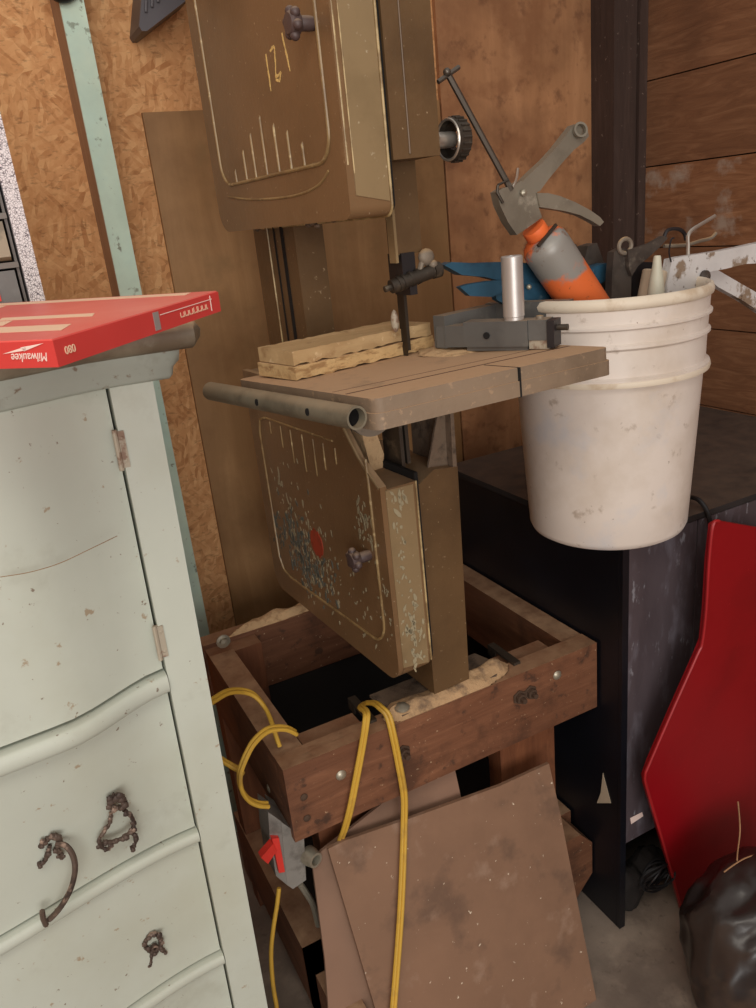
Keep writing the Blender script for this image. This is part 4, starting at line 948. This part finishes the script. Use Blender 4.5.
b = MB(); b.prism([(0.6092,0.9850,1.3244),(0.6228,0.9850,1.3269),(0.6617,0.9850,1.3211),(0.7054,0.9850,1.3175),(0.7598,0.9850,1.3098),(0.8165,0.9850,1.2989),(0.8758,0.9850,1.2890),(0.9085,0.9850,1.2928),(0.9210,0.9850,1.2852),(0.9190,0.9850,1.2701),(0.8961,0.9850,1.2621),(0.8755,0.9850,1.2555),(0.8156,0.9850,1.2633),(0.7583,0.9850,1.2736),(0.7128,0.9850,1.2881),(0.6777,0.9850,1.2996),(0.6383,0.9850,1.3072)], (0, .020, 0))
BT_ = thing('blue_clamp', 'blue painted metal tool with two prongs poking left out of the bucket', 'tool', (0.7400,0.9850,1.2804))
part(b, 'upper_prong', M['blue'], BT_, bev=.004)
b = MB(); b.prism([(0.6272,0.9750,1.2921),(0.6444,0.9750,1.2941),(0.6792,0.9750,1.2940),(0.7057,0.9750,1.2921),(0.7326,0.9750,1.2844),(0.7104,0.9750,1.2786),(0.6813,0.9750,1.2710),(0.6432,0.9750,1.2775)], (0, .012, 0)); part(b, 'lower_prong', M['blue'], BT_, bev=.003)
b = MB(); b.prism([(0.6861,0.9800,1.2916),(0.7112,0.9800,1.2913),(0.8116,0.9800,1.2714),(0.8100,0.9800,1.2032),(0.7710,0.9800,1.2091),(0.7344,0.9800,1.2416),(0.6935,0.9800,1.2648)], (0, .012, 0)); part(b, 'shank', M['blue'], BT_, bev=.003)
b = MB(); b.ball((0.7450,0.9700,1.2772), .004, (1, 1, 1), 2); part(b, 'rivet', M['zinc'], BT_)

b = MB(); b.prism([(0.8537,1.0100,1.3216),(0.8699,1.0100,1.3259),(0.8857,1.0100,1.2969),(0.8942,1.0100,1.3204),(0.9128,1.0100,1.3230),(0.9316,1.0100,1.2823),(0.9273,1.0100,1.1831),(0.8656,1.0100,1.1925),(0.8606,1.0100,1.2567)], (0, .025, 0))
single(b, 'bracket_tool', M['toolgrey'], 'dark forked metal bracket in the bucket behind the caulking gun', 'tool', bev=.003)
PL_ = thing('pliers', 'dirty grey long-jawed gripping tool leaning in the bucket between gun and white nozzle', 'tool', (0.9258,0.9500,1.2347))
b = MB(); b.prism([(0.8922,0.9500,1.3109),(0.9083,0.9500,1.3151),(0.9246,0.9500,1.3104),(0.9291,0.9500,1.2921),(0.9265,0.9500,1.1877),(0.8866,0.9500,1.1938),(0.8883,0.9500,1.2774)], (0, .014, 0)); part(b, 'handle', M['toolgrey'], PL_, bev=.003)
b = MB(); b.prism([(0.9128,0.9420,1.3116),(0.9373,0.9420,1.3134),(0.9621,0.9420,1.3167),(0.9871,0.9420,1.3245),(0.9958,0.9420,1.3206),(0.9792,0.9420,1.3089),(0.9543,0.9420,1.2952),(0.9337,0.9420,1.2856),(0.9216,0.9420,1.2720),(0.9152,0.9420,1.2847)], (0, .010, 0)); part(b, 'jaw', M['toolgrey'], PL_, bev=.002)
b = MB(); b.tube([Vector((0.9124,0.9480,1.3175)) + Vector((.0125 * math.cos(a), 0, .0105 * math.sin(a))) for a in [2 * PI * k / 20 for k in range(20)]], .0034, 8, closed=True); part(b, 'ring', M['iron'], PL_)
b = MB(); b.tube(smoothpath([(0.9956,0.9500,1.3223),(1.0038,0.9500,1.3320),(1.0255,0.9500,1.3314),(1.0389,0.9500,1.3241),(1.0439,0.9500,1.3129)], 5), .0030, 6); part(b, 'wire_loop', M['tooldark'], PL_)
b = MB(); b.prism([(0.9439,0.9650,1.2781),(0.9649,0.9650,1.2879),(0.9930,0.9650,1.2847),(0.9962,0.9650,1.1760),(0.9498,0.9650,1.1831)], (0, .03, 0)); single(b, 'tool_head', M['tooldark'], 'black tool head low in the bucket beside the white nozzle', 'tool', bev=.006)
b = MB(); c0 = Vector((0.9294,0.9000,1.2512))
b.lathe([(.0135, -.03), (.0125, .0), (.0105, .014), (.0072, .034), (.0055, .048), (.0045, .050), (.0038, .049), (0, .049)], c0, (.02, 0, 1), 20)
single(b, 'nozzle', M['cone'], 'milky white tapered plastic nozzle pointing up at the bucket rim', 'nozzle')
b = MB(); b.lathe([(.019, -.04), (.019, .022), (.017, .024), (0, .024)], Vector((0.9517,0.9300,1.2535)), (.25, 0, 1), 22); single(b, 'plastic_tube', M['beige'], 'short beige plastic tube in the bucket behind the white nozzle', 'tube', bev=.001)
b = MB(); b.tube(smoothpath([(1.0333,0.9300,1.2211),(1.0280,0.9300,1.2808),(1.0268,0.9300,1.3052),(1.0260,0.9300,1.3203),(1.0343,0.9300,1.3284),(1.0579,0.9300,1.3366),(1.0841,0.9300,1.3447)], 5), .0030, 8); single(b, 'bent_rod', M['steel'], 'bent bare steel rod rising from the white flaking clamp', 'rod')
b = MB(); b.tube(smoothpath([(1.0066,0.9600,1.3078),(1.0530,0.9600,1.3044),(1.0868,0.9600,1.3072),(1.1120,0.9600,1.3093),(1.1232,0.9600,1.3160)], 5), .0030, 8); single(b, 'steel_bar', M['iron'], 'thin dusty bar lying across behind the bent steel rod', 'rod')
CL = thing('white_clamp', 'long metal clamp with flaking white paint sticking out right over the bucket rim', 'clamp', (1.0180,0.9150,1.2393))
b = MB(); b.prism([(0.9769,0.9150,1.2911),(0.9938,0.9150,1.2922),(1.0815,0.9150,1.2916),(1.1389,0.9150,1.2932),(1.2102,0.9150,1.2967),(1.2219,0.9150,1.2587),(1.1414,0.9150,1.2647),(1.0951,0.9150,1.2623),(1.0566,0.9150,1.2622),(1.0391,0.9150,1.2566),(1.0353,0.9150,1.2463),(1.0454,0.9150,1.2264),(0.9708,0.9150,1.2301),(0.9678,0.9150,1.2533)], (0, .016, 0)); part(b, 'upper_arm', M['clampwhite'], CL, bev=.002)
b = MB(); b.prism([(1.0683,0.9350,1.2590),(1.0979,0.9350,1.2618),(1.1569,0.9350,1.2321),(1.2487,0.9350,1.1866),(1.2524,0.9350,1.1533),(1.1642,0.9350,1.2032),(1.1046,0.9350,1.2323)], (0, .014, 0)); part(b, 'lower_arm', M['clampwhite'], CL, bev=.002)
b = MB(); b.lathe([(.0105, 0), (.0105, .004), (.007, .006), (0, .007)], Vector((1.0469,0.9140,1.2557)), (0, -1, 0), 16); part(b, 'pivot', M['toolgrey'], CL)
b = MB(); b.tube(smoothpath([(0.9718,0.9120,1.2873),(0.9670,0.9120,1.3025),(0.9705,0.9120,1.3196),(0.9766,0.9120,1.3219)], 4), .0013, 5); part(b, 'wire', M['tooldark'], CL)

# ------------------------------------------------------------------ red panel
b = MB(); b.prism([(0.9682,0.8068,0.8832),(0.9813,0.8066,0.8866),(1.0844,0.8090,0.8452),(1.4569,0.8191,0.6710),(1.8904,0.8885,-0.5253),(1.3476,0.8737,-0.2707),(1.0379,0.8639,-0.1024),(1.0236,0.8627,-0.0808),(0.9407,0.8480,0.1732),(0.8710,0.8360,0.3795),(0.8646,0.8349,0.3990),(0.8603,0.8335,0.4217),(0.8699,0.8320,0.4487),(0.9137,0.8266,0.5408),(0.9624,0.8210,0.6383),(0.9735,0.8195,0.6646),(0.9730,0.8160,0.7242),(0.9675,0.8104,0.8205)], (0, .009, 0))
RP = thing('red_panel', 'dark red glossy plastic panel with angled edge standing in front of the black cabinet', 'panel', (1.0, .855, 0))
part(b, 'sheet', M['redpanel'], RP, bev=.002)
b = MB(); b.tube(smoothpath([(0.9794,0.8050,0.8876),(0.9663,0.8052,0.8842),(0.9656,0.8088,0.8216),(0.9712,0.8144,0.7255),(0.9700,0.8182,0.6606),(0.9606,0.8194,0.6398),(0.9119,0.8250,0.5425),(0.8682,0.8304,0.4505),(0.8586,0.8319,0.4236),(0.8693,0.8344,0.3815),(0.9389,0.8463,0.1755),(1.0217,0.8610,-0.0780)], 4), .0028, 6); part(b, 'rolled_edge', M['redpanel_edge'], RP)

# ------------------------------------------------------------------ black bag bottom right
def crumple(c, s_, m, name, label, cat, seed, amp=.35, sub=5):
    mb = MB(); bmesh.ops.create_icosphere(mb.bm, subdivisions=sub, radius=1)
    o3 = Vector((seed * 3.1, seed * 1.7, seed))
    for v in mb.bm.verts:
        p = v.co.copy(); w = p * 1.3 + o3
        k = 1 + amp * (noise.ridged_multi_fractal(w * .8, 1.1, 2.1, 3, 1.0, 2.0) - 1.0) * .5 + .05 * noise.noise(p * 4 + o3)
        q = Vector((p.x * s_[0], p.y * s_[1], p.z * s_[2])) * k
        v.co = q
        if v.co.z < -s_[2] * .75: v.co.z = -s_[2] * .75
    for v in mb.bm.verts: v.co += Vector(c) + Vector((0, 0, s_[2] * .75))
    return single(mb, name, m, label, cat) if name else mb
bgc = un_bag = Vector((0.9322,0.6200,0.0905))
crumple((bgc.x + .045, .66, .001), (.170, .12, .165), M['bag'], 'plastic_bag', 'crumpled glossy black plastic bag on the floor at the lower right', 'bag', 3, .22)
crumple((bgc.x + .09, .56, .0), (.11, .06, .09), M['bagshine'], 'plastic_film', 'shiny grey plastic film crumpled over the black bag', 'plastic film', 5, .3)
j0 = Vector((1.0028,0.7000,0.1694))
b = MB(); b.lathe([(.0, -.004), (.026, -.004), (.030, 0), (.030, .06), (.026, .064), (.024, .064), (.024, .075), (0, .075)], j0 + Vector((.012, 0, -.02)), (-.35, 0, .93), 28)
single(b, 'jar', M['bagshine'], 'small grey translucent jar lying on the bag at the right edge', 'jar', bev=.001)
for k, (p, lab) in enumerate((([(0.9116,0.7000,0.2866),(0.9384,0.7000,0.2895),(0.9711,0.7000,0.2873),(1.0295,0.7000,0.2692)], 'long dry straw lying over the bag in front of the red panel'),
               ([(0.9877,0.7400,0.3697),(0.9986,0.7400,0.3014),(0.9563,0.7100,0.2803),(0.9547,0.7000,0.2442),(0.9682,0.7000,0.2063)], 'thin bent straw hanging upright before the red panel'))):
    b = MB(); b.tube(smoothpath(p, 5), .0013, 6); single(b, 'straw', M['straw'], lab, 'straw')

# clutter under the cabinet front
b = MB()
cc = Vector((0.9307,0.8650,0.1313))
for k in range(7):
    r = .028 + .004 * (k % 3); t0 = k * .25
    b.tube([cc + Vector((r * math.cos(a) * 1.2, -.012 + .004 * k + .006 * math.sin(a * 2 + k), r * .8 * math.sin(a) - .002 * k)) for a in [2 * PI * i / 24 for i in range(24)]], .0022, 6, closed=True)
single(b, 'wire_coil', M['rubber'], 'tangled coil of black wire under the front of the cabinet', 'wire')
crumple((.915, .935, .0), (.045, .03, .05), M['debris'], 'rag', 'dark dusty rag slumped on the floor below the cabinet front', 'rag', 9, .4, 4)
crumple((.995, .955, .0), (.05, .035, .045), M['debris'], 'rag', 'dusty lump of rag between the cabinet and the red panel', 'rag', 12, .5, 4)

# ------------------------------------------------------------------ hardboard sheets leaning on the stand
def sheet(pts, th, m, label, name='hardboard_sheet', sub=1):
    mb = MB(); mb.prism(pts, th); 
    return single(mb, name, m, label, 'board', bev=.0006)
SHN = Vector((0, -1, .318)).normalized()
f1 = [(0.2974,0.9495,0.4637),(0.3260,0.9497,0.4646),(0.4641,0.9453,0.4506),(0.6244,0.9410,0.4371),(0.7329,0.9406,0.4360),(0.7325,0.9123,0.3467),(0.7172,0.7970,-0.0156),(0.7125,0.7549,-0.1481),(0.3064,0.8097,0.0243),(0.3079,0.8645,0.1965),(0.3028,0.9066,0.3288)]
f1 = [Vector(p) for p in f1]
sheet(f1, (0, .006, 0), M['cardboard'], 'large brown hardboard sheet leaning against the front of the timber stand')
f2 = [Vector(p) for p in [(0.2725,0.9641,0.4404),(0.2847,0.9660,0.4466),(0.3367,0.9701,0.4593),(0.4128,0.9762,0.4785),(0.5563,0.9765,0.4794),(0.5553,0.9614,0.4320),(0.5258,0.9070,0.2609),(0.4724,0.8236,-0.0013),(0.2237,0.8670,0.1351),(0.2530,0.9151,0.2864)]]
sheet(f2, (0, .005, 0), M['cardboard2'], 'paler torn hardboard sheet tucked behind the large brown one')

# ------------------------------------------------------------------ yellow cords
def flatcord(mb, pts, off=(.0030, 0, 0), r=.0034, n=8):
    P = smoothpath(pts, n); o = Vector(off)
    mb.tube([p - o for p in P], r, 8); mb.tube([p + o for p in P], r, 8)
b = MB()
flatcord(b, [(0.4210,1.0200,0.6486),(0.3988,0.9850,0.6700),(0.3940,0.9550,0.6800),(0.3865,0.9420,0.6724),(0.3736,0.9400,0.6309),(0.3532,0.9380,0.5712),(0.3385,0.9360,0.5311),(0.3292,0.9450,0.4931),(0.3229,0.9620,0.4522),(0.3152,0.9750,0.3885)])
flatcord(b, [(0.4210,1.0200,0.6486),(0.4242,0.9900,0.6644),(0.4244,0.9650,0.6691),(0.4282,0.9500,0.6612),(0.4295,0.9420,0.6296),(0.4332,0.9400,0.5712),(0.4353,0.9380,0.5117),(0.4268,0.9325,0.4585),(0.4109,0.9170,0.4060),(0.3888,0.8960,0.3408),(0.3654,0.8760,0.2760),(0.3380,0.8530,0.2065),(0.3116,0.8320,0.1351)])
flatcord(b, [(0.1666,1.0200,0.7473),(0.1847,1.0300,0.7465),(0.2087,1.0450,0.7411),(0.2333,1.0600,0.7248),(0.2508,1.0600,0.7104),(0.2610,1.0500,0.6913),(0.2621,1.0300,0.6800),(0.2600,1.0100,0.6706),(0.2611,1.0000,0.6483)], (0, .003, .001))
flatcord(b, [(0.2866,0.9850,0.6688),(0.2746,0.9830,0.6826),(0.2588,0.9800,0.6930),(0.2388,0.9750,0.6993),(0.2159,0.9650,0.6959),(0.1985,0.9550,0.6853),(0.1833,0.9450,0.6689),(0.1800,0.9420,0.6459),(0.1868,0.9420,0.6228),(0.1998,0.9420,0.6072),(0.2145,0.9440,0.5966)], (0, .003, .001))
flatcord(b, [(0.1552,0.9900,0.6892),(0.1698,0.9900,0.6682),(0.1815,0.9850,0.6553),(0.1928,0.9700,0.6493)], (0, .003, .001))
single(b, 'extension_cord', M['cord'], 'yellow twin extension cord looped round the stand and hanging over its front rail', 'cord')
b = MB(); b.tube(smoothpath([(0.2113,0.9600,0.4225),(0.2021,0.9550,0.3970),(0.1875,0.9500,0.3579),(0.1758,0.9450,0.3166),(0.1677,0.9350,0.2667),(0.1643,0.9250,0.2243),(0.1552,0.9100,0.1569)], 7), .0036, 10)
_cordmb = b

# ------------------------------------------------------------------ switch box
SB = thing('switch_box', 'galvanized switch box with a red paddle under the corner of the timber stand', 'switch', (.285, 1.02, .40))
b = MB(); b.prism([(0.2343,0.9650,0.5384),(0.2466,0.9650,0.5203),(0.2660,0.9650,0.4902),(0.2578,0.9650,0.4082),(0.2343,0.9650,0.4027),(0.2259,0.9650,0.4159)], (0, .075, 0)); part(b, 'box', M['swgrey'], SB, bev=.004)
b = MB(); b.prism([(0.2196,0.9750,0.5577),(0.2361,0.9660,0.5367),(0.2261,0.9660,0.4149),(0.2135,0.9750,0.4329),(0.2146,0.9750,0.5053)], (0, .05, 0)); part(b, 'cover_plate', M['swgrey'], SB, bev=.002)
b = MB(); b.prism([(0.2158,0.9650,0.5147),(0.2263,0.9630,0.5127),(0.2260,0.9630,0.4445),(0.2168,0.9650,0.4458)], (0, .030, 0)); part(b, 'switch_frame', M['swred'], SB, bev=.002)
b = MB(); b.prism([(0.2152,0.9620,0.5076),(0.2193,0.9620,0.4914),(0.1997,0.9520,0.4846),(0.1910,0.9520,0.5013)], (0, .014, 0)); part(b, 'paddle', M['swred'], SB, bev=.002)
cc = Vector((0.2713,0.9620,0.4511))
b = MB(); b.lathe([(.0125, .012), (.0150, .0), (.0150, -.010), (.0125, -.012), (.0085, -.012), (.0085, .012)], cc, (.35, -1, 0), 20, closed=True); part(b, 'conduit_connector', M['zinc'], SB)
b = MB(); b.lathe([(.0085, 0), (0, 0)], cc, (.35, -1, 0), 16); part(b, 'connector_bore', M['black'], SB)
part(_cordmb, 'cord', M['cord'], SB)
b = MB(); b.tube(smoothpath([(0.2482,0.9700,0.4008),(0.2581,0.9800,0.3669),(0.2717,1.0000,0.3141),(0.2800,1.0200,0.2441)], 5), .0052, 8); part(b, 'conduit', M['zinc'], SB)

# ------------------------------------------------------------------ light: daylight from the open garage door behind and left of the camera
def area(name, loc, target, sx, sy, energy, color):
    l = bpy.data.lights.new(name, 'AREA'); l.shape = 'RECTANGLE'; l.size = sx; l.size_y = sy; l.energy = energy; l.color = color
    o = bpy.data.objects.new(name, l); COL.objects.link(o); o.location = loc
    o.rotation_euler = (Vector(target) - Vector(loc)).to_track_quat('-Z', 'Y').to_euler(); return o
area('doorway_daylight', (-.9, -3.1, 1.5), (-.3, 1.0, 1.1), 2.4, 1.9, 78, (1.0, .97, .93))
area('ceiling_fill', (-.35, -.3, 2.42), (-.3, .5, 0), 1.2, .6, 12, (1.0, .93, .82))  # unseen overhead fill light, added to brighten the back of the room
w = bpy.data.worlds.new('World'); sc.world = w; w.use_nodes = True
w.node_tree.nodes['Background'].inputs[0].default_value = (1.0, .97, .93, 1); w.node_tree.nodes['Background'].inputs[1].default_value = .6
sc.view_settings.view_transform = 'Standard'; sc.view_settings.look = 'None'; sc.view_settings.exposure = 0.0; sc.view_settings.gamma = 1
sc.view_settings.use_curve_mapping = False
